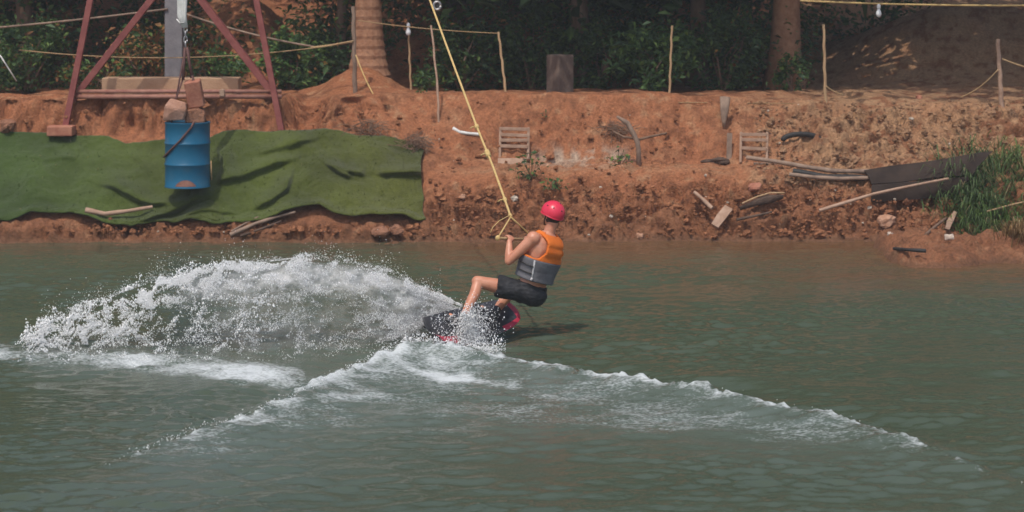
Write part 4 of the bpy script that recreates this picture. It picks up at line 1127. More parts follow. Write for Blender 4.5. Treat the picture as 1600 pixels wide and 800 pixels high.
# dark sheet and pipes on the right
q0 = P(1352, 268, 31.0); 
def panel(corners, th, name, label, mat, cat, sub=14, wav=0.012):
    a, b, c, d = [Vector(x) for x in corners]        # top-left, top-right, bottom-right, bottom-left
    n = (b - a).cross(d - a).normalized()
    if n.y > 0: n = -n
    vs, fs = [], []
    for i in range(sub + 1):
        for j in range(5):
            s, t_ = i / sub, j / 4
            p = a.lerp(b, s).lerp(d.lerp(c, s), t_) + n * wav * math.sin(s * 9 + t_ * 2) + n * 0.03 * math.sin(math.pi * t_)
            vs += [p, p - n * th]
    for i in range(sub):
        for j in range(4):
            o = (i * 5 + j) * 2; r_ = o + 10
            fs += [(o, o + 2, r_ + 2, r_), (o + 1, r_ + 1, r_ + 3, o + 3)]
        o = i * 10; fs += [(o, o + 10, o + 11, o + 1)]; o = i * 10 + 8; fs += [(o, o + 1, o + 11, o + 10)]
    for j in range(4):
        o = j * 2; fs += [(o, o + 1, o + 3, o + 2)]; o = sub * 10 + j * 2; fs += [(o, o + 2, o + 3, o + 1)]
    mb = MB(); mb.add(vs, fs); ob = mb.build(name, M[mat], None, d, smooth=True); ob.modifiers.new('es', 'EDGE_SPLIT').split_angle = math.radians(40)
    return tag(ob, label, cat)
panel((P(1350, 266, 31.05), P(1551, 236, 31.05), P(1520, 272, 30.86), P(1362, 288, 30.86)), 0.012, 'metal_sheet', 'upper dark brown sheet jutting from the rubble slope', 'sheet', 'sheet')
panel((P(1362, 289, 30.80), P(1520, 275, 30.80), P(1480, 308, 30.78), P(1360, 316, 30.76)), 0.012, 'metal_sheet', 'lower dark brown sheet under the long pale pole', 'sheet', 'sheet')
stick([(1280, 329, 30.45), (1365, 303, 30.58), (1420, 291, 30.62), (1482, 279, 30.66)], 0.024, 0.016, 'long pale pole leaning across the dark sheets', 'palewood', 'pole', 'pole', raw=True)
stick([(1166, 257), (1210, 263), (1260, 272), (1300, 278), (1360, 279)], 0.030, 0.034, 'upper brown pipe running left from the dark sheets', 'greywood', 'old_pipe', 'pipe', 0.13)
stick([(1232, 283), (1270, 288), (1310, 290), (1366, 288)], 0.028, 0.028, 'lower brown pipe running left from the dark sheets', 'greywood', 'old_pipe', 'pipe', 0.12)
stick([(1238, 274), (1290, 284), (1350, 285)], 0.040, 0.045, 'dark hose lying between the two brown pipes', 'rubber', 'hose', 'hose', 0.08)
stick([(1446, 372), (1462, 358), (1478, 346)], 0.022, 0.018, 'reddish stick leaning up beside the grass clump', 'bark', lift=0.06)
strip([(1478, 371), (1482, 360), (1491, 343)], [0.06, 0.08, 0.05], 0.02, 'pale split board leaning against the grass clump', 'palewood', 'split_board', 'board', 0.15)
stick([(1396, 393), (1420, 395), (1446, 397)], 0.020, 0.024, 'black waterlogged log on the mud spit', 'rubber', 'sunken_log', 'log', 0.05)
stick([(1538, 355), (1570, 345), (1600, 338)], 0.012, 0.009, 'thin pale cane lying across the bottom of the grass clump', 'bamboo', lift=0.28)

# single stones that can be told apart
for px, py, r, mat, label in ((1384, 349, 0.11, 'stone', 'rounded brown stone at the waterline below the dark sheets'), (1392, 369, 0.045, 'whitestone', 'small white stone at the water edge on the right'),
                              (1482, 374, 0.06, 'whitestone', 'grey stone at the foot of the grass clump'), (1178, 297, 0.085, 'brick', 'orange clay lump on the lower slope left of the pipes'),
                              (722, 312, 0.05, 'stone', 'pale lump on the slope left of the tow handle'), (620, 364, 0.10, 'clod', 'brown clod under the right end of the olive mat'),
                              (594, 367, 0.11, 'clod', 'crumbling clod under the olive mat beside a dark hollow'), (12, 200, 0.12, 'clod', 'red lump on the bank top above the left mat'),
                              (1435, 155, 0.05, 'brick', 'small dark red stone on the bank top before the mound'), (1000, 372, 0.06, 'stone', 'wet stone at the waterline right of the rider')):
    q = G_(px, py); mb = MB(); rock(mb, q + Vector((0, -0.04, 0.03)), (r, r * 0.9, r * 0.7), int(px), amp=0.42)
    tag(mb.build('stone', M[mat], None, q, smooth=False), label, 'stone', 'stones on the bank')

# crumbled soil and rubble scattered over the slopes
rng = np.random.default_rng(77)
ico = MB(); ico.ell((0, 0, 0), (1, 1, 1), None, 7, 5)
iv = np.array(ico.v); ifc = [f for f in ico.f]
tris = []
for f in ifc:
    for k in range(1, len(f) - 1): tris.append((f[0], f[k], f[k + 1]))
tris = np.array(tris)
N_ = 8000
pxr = rng.uniform(-40, 1640, N_); pyr = np.where(rng.random(N_) < 0.5, rng.uniform(285, 372, N_), rng.uniform(160, 285, N_))
acc = rng.random(N_) < np.where(pxr > 1180, 1.0, np.where(pyr > 290, 0.75, 0.16))
acc &= ~((pxr < 668) & (pyr > 205) & (pyr < 352))
pxr, pyr = pxr[acc], pyr[acc]
# find the slope under each pixel
best = np.full(len(pxr), 1e9); Yb = np.full(len(pxr), 31.0)
for y in np.linspace(30.2, 33.4, 500):
    g = ground_z((pxr - 800) * y / F, np.full(len(pxr), y)); e = np.abs(g - (H - (pyr - YH) * y / F)); m_ = e < best; best = np.where(m_, e, best); Yb = np.where(m_, y, Yb)
Xr = (pxr - 800) * Yb / F; Zr = ground_z(Xr, Yb)
sz = np.clip(rng.lognormal(math.log(0.0145), 0.55, len(Xr)), 0.006, 0.07)
av, af, ac = [], [], []
for i in range(len(Xr)):
    s = sz[i] * np.array([rng.uniform(0.8, 1.4), rng.uniform(0.8, 1.2), rng.uniform(0.55, 0.95)])
    jit = 1 + 0.25 * rng.normal(size=(len(iv), 1)).clip(-1.5, 1.5)
    a = rng.uniform(0, 6.28); R2 = np.array([[math.cos(a), -math.sin(a), 0], [math.sin(a), math.cos(a), 0], [0, 0, 1]])
    av.append((iv * jit * s) @ R2.T + np.array([Xr[i], Yb[i] - 0.035, Zr[i] + 0.02])); af.append(tris + i * len(iv))
    cc = (np.array([0.33, 0.142, 0.07]) if pxr[i] < 1180 or pyr[i] > 290 else np.array([0.37, 0.212, 0.12])) * rng.uniform(0.72, 1.22)
    if rng.random() < 0.015: cc = np.array([0.6, 0.5, 0.4])
    ac.append(np.tile(cc, (len(iv), 1)))
me = np_mesh('rubble', np.concatenate(av), np.concatenate(af), False); set_attr(me, 'Col', np.concatenate(ac))
tag(mesh_obj('rubble', me, M['soil']), 'crumbled soil and small stones strewn over the red slopes', 'rubble', None, 'stuff')

# grass clump on the right, small weeds on the slope
def blades(name, px, py, n, rx, h, label, cat, col, seed, lean=0.6, wd=0.012, group=None, cdep=0.25, top=None):
    rng = np.random.default_rng(seed)
    q = G_(px, py)
    t = thing(name, q, label, cat, group)
    vs, fs, cs = [], [], []
    for i in range(n):
        bx, by = rng.normal(0, rx), rng.normal(0, cdep)
        bz = float(ground_z(q.x + bx, q.y + by)[0]) - q.z - 0.03
        a = rng.uniform(0, 6.28); L = h * rng.uniform(0.55, 1.15); le = lean * rng.uniform(0.3, 1.2)
        d = Vector((math.cos(a) * le, math.sin(a) * le - 0.15, 1)).normalized(); s = Vector((-math.sin(a), math.cos(a), 0)) * wd * rng.uniform(0.7, 1.3)
        p0 = Vector((bx, by, bz)); p1 = p0 + d * L * 0.45; p2 = p0 + d * L * 0.8 + Vector((d.x, d.y, -0.35)) * L * 0.25; p3 = p2 + Vector((d.x * 0.7, d.y * 0.7, -0.55)) * L * 0.4
        o = len(vs); vs += [p0 - s, p0 + s, p1 - s, p1 + s, p2 - s * 0.7, p2 + s * 0.7, p3]
        fs += [(o, o + 1, o + 3), (o, o + 3, o + 2), (o + 2, o + 3, o + 5), (o + 2, o + 5, o + 4), (o + 4, o + 5, o + 6)]
        cc = np.array(col) * rng.uniform(0.6, 1.4)
        if rng.random() < 0.06: cc = np.array([0.30, 0.24, 0.12])
        cs += [cc] * 7
    me = np_mesh('blades', np.array([list(v) for v in vs]), np.array(fs), False); set_attr(me, 'Col', np.array(cs))
    tag(mesh_obj('blades', me, M['leaf'], t), None, None, None, 'stuff')
    return t
blades('grass_clump', 1525, 318, 800, 0.24, 0.62, 'tall dark green grass clump hanging over the dark sheets', 'grass', (0.085, 0.135, 0.045), 91, 0.9, 0.008, cdep=0.3)
blades('grass_clump', 1555, 352, 600, 0.28, 0.38, 'bright green grass at the water edge on the right', 'grass', (0.12, 0.20, 0.045), 92, 0.9, 0.008, cdep=0.12)
blades('grass_clump', 1590, 262, 420, 0.25, 0.32, 'thin grass on the slope at the right edge', 'grass', (0.12, 0.17, 0.05), 93, 0.8, 0.008, cdep=0.2)
blades('grass_clump', 1592, 375, 260, 0.10, 0.42, 'dry brown grass at the right edge by the spit', 'grass', (0.22, 0.13, 0.05), 94, 0.5, 0.007, cdep=0.1)

def weed(px, py, n, r, size, label, seed, bright=2.2):
    rng = np.random.default_rng(seed); q = G_(px, py)
    t = thing('weed', q, label, 'weed', 'small weeds on the slope')
    c = rng.normal(size=(n, 3)) * np.array([r, r * 0.6, r * 0.9]) + np.array([0, -0.06, r * 1.1]); c[:, 2] = np.maximum(c[:, 2], 0.02)
    v, f, col = leaves(c, size, leaf_cols(n, rng, 0.05, bright), rng=rng, aspect=0.55)
    mesh_obj('leaves', leaf_mesh('leaves', v, f, col), M['leaf'], t)
    mb = MB()
    for i in range(0, n, 3): mb.tube([Vector((0, 0, -0.03)), Vector(c[i]) * 0.6, Vector(c[i])], 0.004, 4)
    me_ = bpy.data.meshes.new('stems'); me_.from_pydata(mb.v, [], mb.f); mesh_obj('stems', me_, M['bark'], t)
weed(830, 278, 60, 0.11, 0.085, 'leafy weed growing below the left slatted frame', 101)
weed(868, 296, 34, 0.07, 0.08, 'small bright weed on the slope above the red helmet', 102)
weed(968, 260, 42, 0.085, 0.065, 'low weed beside the dead forked branch', 103)
weed(655, 146, 20, 0.05, 0.06, 'tiny weed on the bank top under the bulb stake', 104, 1.6)
weed(853, 188, 12, 0.05, 0.05, 'tiny weed on the upper slope right of the left frame', 105, 1.4)
# dry brush heaps
def brush(px, py, n, r, label, seed):
    rng = np.random.default_rng(seed); q = G_(px, py); t = thing('dry_brush', q, label, 'brush', 'heaps of dry twigs')
    mb = MB()
    for i in range(n):
        p = Vector(rng.normal(size=3) * np.array([r, 0.06, 0.05])) + Vector((0, -0.04, 0.05)); d = Vector(rng.normal(size=3) * np.array([1, 0.5, 0.7])).normalized() * rng.uniform(0.06, 0.18)
        mb.tube([p - d, p + Vector((0, 0, 0.02)), p + d], 0.004, 4)
    me_ = bpy.data.meshes.new('twigs'); me_.from_pydata(mb.v, [], mb.f); tag(mesh_obj('twigs', me_, M['bark'], t), None, None, None, 'stuff')
brush(965, 210, 90, 0.12, 'dry twigs heaped left of the dead forked branch', 111)
brush(650, 232, 90, 0.10, 'dry twigs at the upper right corner of the olive mat', 112)
brush(575, 207, 70, 0.12, 'dry twigs above the olive mat', 113)

# ------------------------------------------------------------------ the rider
Y0 = 22.75
def J(px, py, dy=0.0): return P(px, py, Y0 + dy)

def remeshed(mb, name, m, parent, vox=0.008, smooth=6, factor=0.5):
    o = mb.build(name, m, parent, smooth=True)
    r = o.modifiers.new('r', 'REMESH'); r.mode = 'VOXEL'; r.voxel_size = vox; r.use_smooth_shade = True
    s = o.modifiers.new('s', 'SMOOTH'); s.iterations = smooth; s.factor = factor
    bpy.context.view_layer.update()
    bake(o)
    if not o.data.materials: o.data.materials.append(m)
    o.data.polygons.foreach_set('use_smooth', [True] * len(o.data.polygons))
    return o

PV, NB = J(828, 455, 0.0), J(857, 365, 0.0)
T = (NB - PV).normalized()
Rv = Vector((0.74, 0.67, 0.0)); Rv = (Rv - T * Rv.dot(T)).normalized()
Fv = T.cross(Rv).normalized()

def torso_ring(h, a, b, cf, n, e=2.3):
    out = []
    for k in range(n):
        p = 2 * math.pi * k / n                       # 0 = back, then round by the rider's right
        c_, s_ = -math.cos(p), math.sin(p)
        q = (abs(c_) ** e + abs(s_) ** e) ** (-1 / e)
        out.append(PV + T * h + Rv * (s_ * q * a) + Fv * (c_ * q * b + cf))
    return out
TORSO = [(-0.07, .125, .095, .0), (0.00, .165, .118, -.01), (0.07, .158, .112, -.008), (0.16, .148, .108, 0.0), (0.26, .160, .116, 0.0), (0.36, .182, .126, 0.0), (0.44, .192, .126, -.004), (0.50, .180, .112, -.006), (0.555, .125, .086, -.004), (0.60, .066, .064, .004)]
TORSO = [(h * 1.045 if h > 0 else h, a, b, c) for h, a, b, c in TORSO]
def torso_at(h):
    hs = [q[0] for q in TORSO]
    return [float(np.interp(h, hs, [q[i] for q in TORSO])) for i in (1, 2, 3)]
def loft(mb, hs, grow, n=40):
    rings = []
    for h in hs:
        a, b, cf = torso_at(h); rings.append(torso_ring(h, a + grow, b + grow, cf, n))
    vs = [v for r in rings for v in r]; fs = []
    for i in range(len(hs) - 1):
        for k in range(n): fs.append((i * n + k, i * n + (k + 1) % n, (i + 1) * n + (k + 1) % n, (i + 1) * n + k))
    fs.append(tuple(range(n - 1, -1, -1))); fs.append(tuple(range((len(hs) - 1) * n, len(hs) * n)))
    mb.add(vs, fs)

SLs, SRs = PV + T * 0.535 - Rv * 0.190, PV + T * 0.515 + Rv * 0.165 + Fv * 0.03
EL, WL = J(795, 408, -0.14), J(796, 377, -0.03)
ER, WR = J(858, 410, 0.36), J(836, 380, 0.31)
BAR0, BAR1 = J(779, 372, -0.06), J(832, 375, 0.34)
HLp = BAR0.lerp(BAR1, 0.29); HRp = BAR0.lerp(BAR1, 0.86)
HIPL, HIPR = PV - Rv * 0.092 - T * 0.015, PV + Rv * 0.092 - T * 0.015
KL, KR = J(747, 440, -0.12), J(796, 455, 0.38)

# the board under the feet
BC = J(733, 506, -0.10)
BA = Vector((0.62, 0.78, 0.03)).normalized()          # along the board, towards the far tip
BW = Vector((-0.58, 0.53, 0.61)); BW = (BW - BA * BW.dot(BA)).normalized()   # from heel edge to toe edge
BN = BA.cross(BW).normalized()
if BN.y > 0: BN = -BN
FL, FR = BC - BA * 0.25, BC + BA * 0.25
ANL, ANR = FL + BN * 0.125 - BW * 0.05, FR + BN * 0.125 - BW * 0.05

person = thing('person', J(828, 475, 0.0), 'wakeboarder in red helmet, orange and grey vest and black shorts leaning back', 'person')

HU = Vector((0.16, -0.02, 0.98)).normalized(); HF = Vector((-0.64, 0.76, -0.04)); HF = (HF - HU * HF.dot(HU)).normalized(); HS = HF.cross(HU).normalized()
HC = J(863.5, 333, 0.02)
HM = Matrix((HS, HF, HU)).transposed()
def hp(s, f, u): return HC + HS * s + HF * f + HU * u

mb = MB()
loft(mb, [-0.07, -0.03, 0.0, 0.04, 0.08, 0.12, 0.16, 0.21, 0.26, 0.31, 0.36, 0.40, 0.44, 0.47, 0.50, 0.525, 0.545, 0.57, 0.60, 0.627], 0.0)
# neck and head with jaw, nose, lips, brow and ears
mb.caps(PV + T * 0.55, hp(0, -0.025, -0.085), 0.062, 0.056)
mb.caps(PV + T * 0.545 - Rv * 0.02, SLs + T * 0.012, 0.058, 0.052); mb.caps(PV + T * 0.545 + Rv * 0.02, SRs + T * 0.012, 0.058, 0.052)
mb.ell(hp(0, 0.0, -0.005), (0.074, 0.096, 0.104), HM, 20, 14)
mb.ell(hp(0, 0.035, -0.075), (0.052, 0.056, 0.055), HM, 16, 10)
mb.caps(hp(0, 0.094, -0.012), hp(0, 0.108, -0.045), 0.010, 0.014, 10)
mb.ell(hp(0, 0.086, -0.078), (0.022, 0.012, 0.008), HM, 10, 8); mb.ell(hp(0, 0.085, -0.090), (0.019, 0.012, 0.008), HM, 10, 8)
mb.ell(hp(0, 0.080, 0.018), (0.05, 0.016, 0.010), HM, 12, 8)
for s in (-1, 1): mb.ell(hp(0.075 * s, -0.008, -0.035), (0.010, 0.020, 0.032), HM, 10, 8)
# arms
for sh, el, wr in ((SLs, EL, WL), (SRs, ER, WR)):
    mb.ell(sh, (0.074, 0.074, 0.074), None, 16, 10)
    mid = sh.lerp(el, 0.45)
    mb.caps(sh, mid, 0.066, 0.056); mb.caps(mid, el, 0.056, 0.043)
    m2 = el.lerp(wr, 0.3); mb.caps(el, m2, 0.042, 0.044); mb.caps(m2, wr, 0.044, 0.028)
# shoulder blades
mb.ell(PV + T * 0.44 - Rv * 0.095 - Fv * 0.085, (0.055, 0.03, 0.075), Matrix((Rv, Fv, T)).transposed())
mb.ell(PV + T * 0.44 + Rv * 0.095 - Fv * 0.085, (0.055, 0.03, 0.075), Matrix((Rv, Fv, T)).transposed())
# hands closed round the bar
U = (BAR1 - BAR0).normalized()
def hand(c, wr, side):
    e1 = (wr - c); e1 = (e1 - U * e1.dot(U)).normalized(); e2 = U.cross(e1).normalized()
    if e2.z < 0: e2 = -e2
    kn = c + e1 * 0.036 + e2 * 0.018
    for k in range(4):                                  # palm: a slab of four metacarpals from the wrist
        o = U * (0.021 * (k - 1.5))
        mb.caps(wr + U * (0.010 * (k - 1.5)), kn + o, 0.019, 0.0125, 10)
        L = (1.0, 1.08, 1.02, 0.88)[k]
        p1 = kn + o; p2 = c + o * 1.02 + e2 * 0.030 * L - e1 * 0.008; p3 = c + o * 1.02 - e1 * 0.030 * L + e2 * 0.004; p4 = c + o - e1 * 0.012 - e2 * 0.026 * L
        mb.caps(p1, p2, 0.0115, 0.0105, 8); mb.caps(p2, p3, 0.0105, 0.0095, 8); mb.caps(p3, p4, 0.0095, 0.0085, 8)
    s = side
    b0 = wr + U * (0.018 * s) + (c - wr) * 0.3; b1 = c + e1 * 0.030 + U * (0.042 * s) - e2 * 0.012; b2 = c - e1 * 0.006 + U * (0.030 * s) - e2 * 0.028
    mb.caps(b0, b1, 0.015, 0.0125, 8); mb.caps(b1, b2, 0.0125, 0.010, 8)
hand(HLp, WL, 1); hand(HRp, WR, -1)
# legs and feet
for hip, kn, an, ft in ((HIPL, KL, ANL, FL), (HIPR, KR, ANR, FR)):
    mid = hip.lerp(kn, 0.5)
    mb.caps(hip, mid, 0.092, 0.078); mb.caps(mid, kn, 0.078, 0.058)
    mb.ell(kn + (kn - hip).normalized() * 0.012, (0.056, 0.056, 0.056), None, 14, 10)
    sd = (an - kn); back = (hip - kn).normalized(); calf = kn + sd * 0.30 + back * 0.016
    mb.caps(kn, calf, 0.053, 0.057); mb.caps(calf, kn + sd * 0.65, 0.057, 0.044); mb.caps(kn + sd * 0.65, an, 0.044, 0.038)
    mb.caps(an - BN * 0.05, an - BN * 0.055 + BW * 0.15, 0.038, 0.030)
# buttocks
mb.ell(PV - Rv * 0.07 - Fv * 0.045 - T * 0.02, (0.085,) * 3, None, 14, 10); mb.ell(PV + Rv * 0.07 - Fv * 0.045 - T * 0.02, (0.085,) * 3, None, 14, 10)
remeshed(mb, 'body', M['skin'], person, 0.007, 5)
for s in (-1, 1):
    mb = MB(); mb.ell(hp(0.031 * s, 0.083, 0.0), (0.012, 0.010, 0.009), HM, 12, 8); mb.build('eye', M['eye'], person, smooth=True)

# hair under the back of the helmet
mb = MB(); n, m = 40, 24; vs, fs = [], []
for i in range(m + 1):
    th = math.pi * i / m
    for k in range(n):
        ph = 2 * math.pi * k / n
        vs.append(hp(0.079 * math.sin(th) * math.sin(ph), 0.101 * math.sin(th) * math.cos(ph) - 0.002, 0.106 * math.cos(th) - 0.006))
for i in range(m):
    for k in range(n):
        th = math.pi * (i + .5) / m; ph = 2 * math.pi * (k + .5) / n
        if math.cos(ph) * math.sin(th) < 0.15 and math.cos(th) > -0.80 and 0.2 < th: fs.append((i * n + k, i * n + (k + 1) % n, (i + 1) * n + (k + 1) % n, (i + 1) * n + k))
mb.add(vs, fs); o = mb.build('hair', M['hair'], person, smooth=True); s = o.modifiers.new('t', 'SOLIDIFY'); s.thickness = 0.008; s.offset = 1

# helmet: rounded half shell that reaches lower at the back and over the ears
def helm_pt(th, ph, r=1.0):
    return hp(0.119 * r * math.sin(th) * math.sin(ph), 0.130 * r * math.sin(th) * math.cos(ph) - 0.004, 0.122 * r * math.cos(th) + 0.008)
helmet_tilt = 0
mb = MB(); n, m = 56, 20; vs, fs = [], []
def rim(ph): return math.radians(104 - 10 * math.cos(ph) + 3 * math.cos(2 * ph))
for i in range(m + 1):
    for k in range(n):
        ph = 2 * math.pi * k / n; th = max(0.03, rim(ph) * i / m); vs.append(helm_pt(th, ph))
for i in range(m):
    for k in range(n): fs.append((i * n + k, i * n + (k + 1) % n, (i + 1) * n + (k + 1) % n, (i + 1) * n + k))
fs.append(tuple(range(n)))
mb.add(vs, fs); helmet = mb.build('helmet', M['helmet'], person, smooth=True); s = helmet.modifiers.new('t', 'SOLIDIFY'); s.thickness = 0.014; s.offset = -1
mb = MB(); mb.tube([helm_pt(rim(2 * math.pi * k / 40), 2 * math.pi * k / 40, 1.0) for k in range(41)], 0.006, 6); mb.build('rim', M['helmet'], helmet, smooth=True)
for ph, th in ((2.3, 1.02), (3.1, 1.25), (3.9, 1.05), (2.75, 0.55), (4.6, 0.95), (1.55, 0.95)):
    c = helm_pt(th, ph, 1.0); nn = (c - HC).normalized(); q = Vector((0, 0, 1)).rotation_difference(nn).to_matrix()
    mb = MB(); mb.lathe([(0.001, 0.003), (0.007, 0.003), (0.008, -0.002), (0.001, -0.004)], 10, c, q); mb.build('vent_hole', M['rubber'], helmet, smooth=True)
for s in (-1, 1):
    mb = MB(); mb.tube([hp(0.088 * s, 0.0, -0.03), hp(0.080 * s, 0.02, -0.075), hp(0.045 * s, 0.05, -0.125), hp(0.0, 0.06, -0.138)], 0.007, 6, 0.5); mb.build('chin_strap', M['rubber'], helmet, smooth=True)

# life vest
vest = thing('life_vest', PV, None, None); vest.parent = person; vest.location = PV - wloc(person)
tag(vest, 'life vest, orange above and grey below')
def vest_panel(name, h0, h1, nh, grow, m, test, th, parent, nseg=96):
    n = nseg; vs, fs = [], []
    hs = np.linspace(h0, h1, nh)
    for h in hs:
        a, b, cf = torso_at(h); g = grow(h) if callable(grow) else grow
        vs += torso_ring(h, a + g, b + g, cf, n, 2.5)
    vv = [v for v in vs]
    for i in range(nh - 1):
        for k in range(n):
            idx = (i * n + k, i * n + (k + 1) % n, (i + 1) * n + (k + 1) % n, (i + 1) * n + k)
            c = (vv[idx[0]] + vv[idx[2]]) / 2
            if test(c, (hs[i] + hs[i + 1]) / 2, (k + .5) / n * 360): fs.append(idx)
    used = sorted({q for f in fs for q in f}); mp = {q: j for j, q in enumerate(used)}
    mb = MB(); mb.add([vv[q] for q in used], [tuple(mp[q] for q in f) for f in fs])
    o = mb.build(name, m, parent, smooth=True)
    s = o.modifiers.new('t', 'SOLIDIFY'); s.thickness = th; s.offset = 0
    b = o.modifiers.new('sm', 'SMOOTH'); b.iterations = 3
    return o
def puff(h): return 0.040 + 0.005 * abs(math.sin((h - 0.12) / 0.115 * math.pi)) ** 0.5
vest_panel('grey_panel', 0.125, 0.348, 30, puff, M['vestgrey'], lambda c, h, a: True, 0.03, vest)
def orange_test(c, h, a):
    for sh, ra, rb in ((SLs, 0.082, 0.14), (SRs, 0.055, 0.10)):
        d = c - (sh + Fv * 0.01 - T * 0.035)
        if (d.dot(Rv) / ra) ** 2 + (d.dot(T) / rb) ** 2 < 1: return False
    if h > 0.60 and not (60 < a < 300): return h < 0.606
    if h > 0.49 and 150 < a < 210: return False
    return True
vest_panel('orange_panel', 0.335, 0.62, 48, lambda h: 0.034 - 0.02 * float(sstep(0.52, 0.62, h)) + 0.004 * math.sin(h * 60), M['orange'], orange_test, 0.03, vest, 128)
# side buckle straps of the vest
def vpt(h, deg, g):
    a, b, cf = torso_at(h); r_ = torso_ring(h, a + g, b + g, cf, 360, 2.5); return r_[int(deg) % 360]
mb = MB(); mb.tube([vpt(0.34, 308, 0.055), vpt(0.27, 310, 0.062), vpt(0.21, 312, 0.062), vpt(0.15, 314, 0.060)], 0.010, 6, 0.5); mb.build('side_strap', M['strap'], vest, smooth=True)
mb = MB(); mb.tube([vpt(0.165, 314, 0.064), vpt(0.135, 312, 0.064)], 0.022, 6, 0.5); mb.build('buckle', M['strap'], vest, smooth=True)
for hh in (0.20, 0.275):
    mb = MB(); mb.tube([vpt(hh, a, 0.060) for a in range(255, 310, 6)], 0.012, 6, 0.5); mb.build('belt', M['rubber'], vest, smooth=True)
mb = MB(); mb.tube([vpt(0.346, a, 0.047) for a in range(0, 361, 10)], 0.007, 6); mb.build('seam', M['vestgrey'], vest, smooth=True)

# shorts with loose legs
mb = MB()
loft(mb, [-0.07, -0.03, 0.0, 0.04, 0.07, 0.085], 0.016)
for hip, kn in ((HIPL, KL), (HIPR, KR)):
    hem = hip.lerp(kn, 0.60)
    mb.ell(hip, (0.112, 0.112, 0.112), None, 18, 12); mb.cone(hip, hem, 0.112, 0.112, 24)
mb.ell(PV - Fv * 0.05 - T * 0.025, (0.178, 0.120, 0.115), Matrix((Rv, Fv, T)).transposed(), 20, 12)
sh_o = remeshed(mb, 'shorts', M['shorts'], person, 0.008, 10)
# loose-cloth creases
co = np.empty(len(sh_o.data.vertices) * 3, np.float32); sh_o.data.vertices.foreach_get('co', co); co = co.reshape(-1, 3)
no = np.empty(len(sh_o.data.vertices) * 3, np.float32); sh_o.data.vertices.foreach_get('normal', no); no = no.reshape(-1, 3)
cr = fbm(co[:, 0] * 9 + co[:, 2] * 5, co[:, 1] * 9, co[:, 2] * 22, 3, 201)
co = co + no * (0.009 * cr)[:, None]; sh_o.data.vertices.foreach_set('co', co.ravel().astype(np.float32)); sh_o.data.update()

# ------------------------------------------------------------------ wakeboard
board = thing('wakeboard', BC, 'charcoal and red wakeboard carving through the spray under the rider', 'wakeboard')
vs, fs, mats = [], [], []
nl, nw = 48, 14
def bpt(s, w, dn):
    hw = 0.213 * (1 - 0.30 * abs(s) ** 3.2) 
    L = 0.685
    end = math.sqrt(max(0, 1 - (abs(w) ** 2.6) * 0.05))
    return BC + BA * (s * L * (1 - 0.085 * abs(s) ** 6 * (w * w))) + BW * (w * hw) + BN * (0.075 * s * s * abs(s) + dn)
for i in range(nl + 1):
    s = -1 + 2 * i / nl
    for j in range(nw + 1):
        w = -1 + 2 * j / nw
        e = 0.013 * (1 - 0.75 * (abs(w) ** 6))
        vs += [bpt(s, w, e), bpt(s, w, -e)]
st = 2 * (nw + 1)
for i in range(nl):
    for j in range(nw):
        a = i * st + 2 * j
        s = -1 + 2 * (i + .5) / nl; w = -1 + 2 * (j + .5) / nw
        redz = (s > 0.93) or (s > 0.55 and w < -0.78) or (s < -0.45 and w < -0.62) 
        fs += [(a, a + st, a + st + 2, a + 2)]; mats.append(1 if redz else 0)
        fs += [(a + 1, a + 3, a + st + 3, a + st + 1)]; mats.append(1)
    a = i * st; fs.append((a, a + 1, a + st + 1, a + st)); mats.append(1 if abs(s) > 0.5 else 0)
    a = i * st + 2 * nw; fs.append((a, a + st, a + st + 1, a + 1)); mats.append(0)
for j in range(nw):
    a = 2 * j; fs.append((a, a + 2, a + 3, a + 1)); mats.append(0)
    a = nl * st + 2 * j; fs.append((a, a + 1, a + 3, a + 2)); mats.append(1)
mb = MB(); mb.add(vs, fs); o = mb.build('deck', M['deck'], board, smooth=True); o.data.materials.append(M['deckred'])
o.data.polygons.foreach_set('material_index', mats); o.modifiers.new('es', 'EDGE_SPLIT').split_angle = math.radians(45)
for s in (-1, 1):
    for w in (-0.6, 0.6):
        p = bpt(0.93 * s, w * 0.7, -0.015); mb = MB(); mb.add([p - BA * 0.05, p + BA * 0.05, p + BA * 0.035 - BN * 0.045, p - BA * 0.02 - BN * 0.045] + [q + BW * 0.008 for q in (p - BA * 0.05, p + BA * 0.05, p + BA * 0.035 - BN * 0.045, p - BA * 0.02 - BN * 0.045)],
               [(0, 1, 2, 3), (7, 6, 5, 4), (0, 4, 5, 1), (1, 5, 6, 2), (2, 6, 7, 3), (3, 7, 4, 0)]); mb.build('fin', M['boot'], board)
for ft, an, kn in ((FL, ANL, KL), (FR, ANR, KR)):
    mb = MB(); z0 = ft + BN * 0.05
    mb.caps(z0 - BW * 0.10, z0 + BW * 0.05, 0.056, 0.056); mb.caps(z0 + BW * 0.05, z0 + BW * 0.145 - BN * 0.008, 0.055, 0.042)
    up = (kn - an).normalized()
    mb.caps(z0 - BW * 0.07, an + up * 0.02, 0.062, 0.056); mb.cone(an, an + up * 0.085, 0.058, 0.057, 20)
    bo = remeshed(mb, 'boot', M['boot'], board, 0.008, 4)
    mb = MB(); mb.bar(ft + BN * 0.022 - BW * 0.16, ft + BN * 0.022 + BW * 0.17, 0.14, 0.02, BN); mb.build('binding_plate', M['boot'], board, bevel=0.006)
    for k in (0.0, 0.07):
        q = z0 + BW * k; mb = MB(); mb.tube([q + BA * 0.064 * math.cos(a) + BN * 0.062 * math.sin(a) for a in np.linspace(0.1, math.pi - 0.1, 9)], 0.008, 6); mb.build('boot_strap', M['strap'], bo, smooth=True)

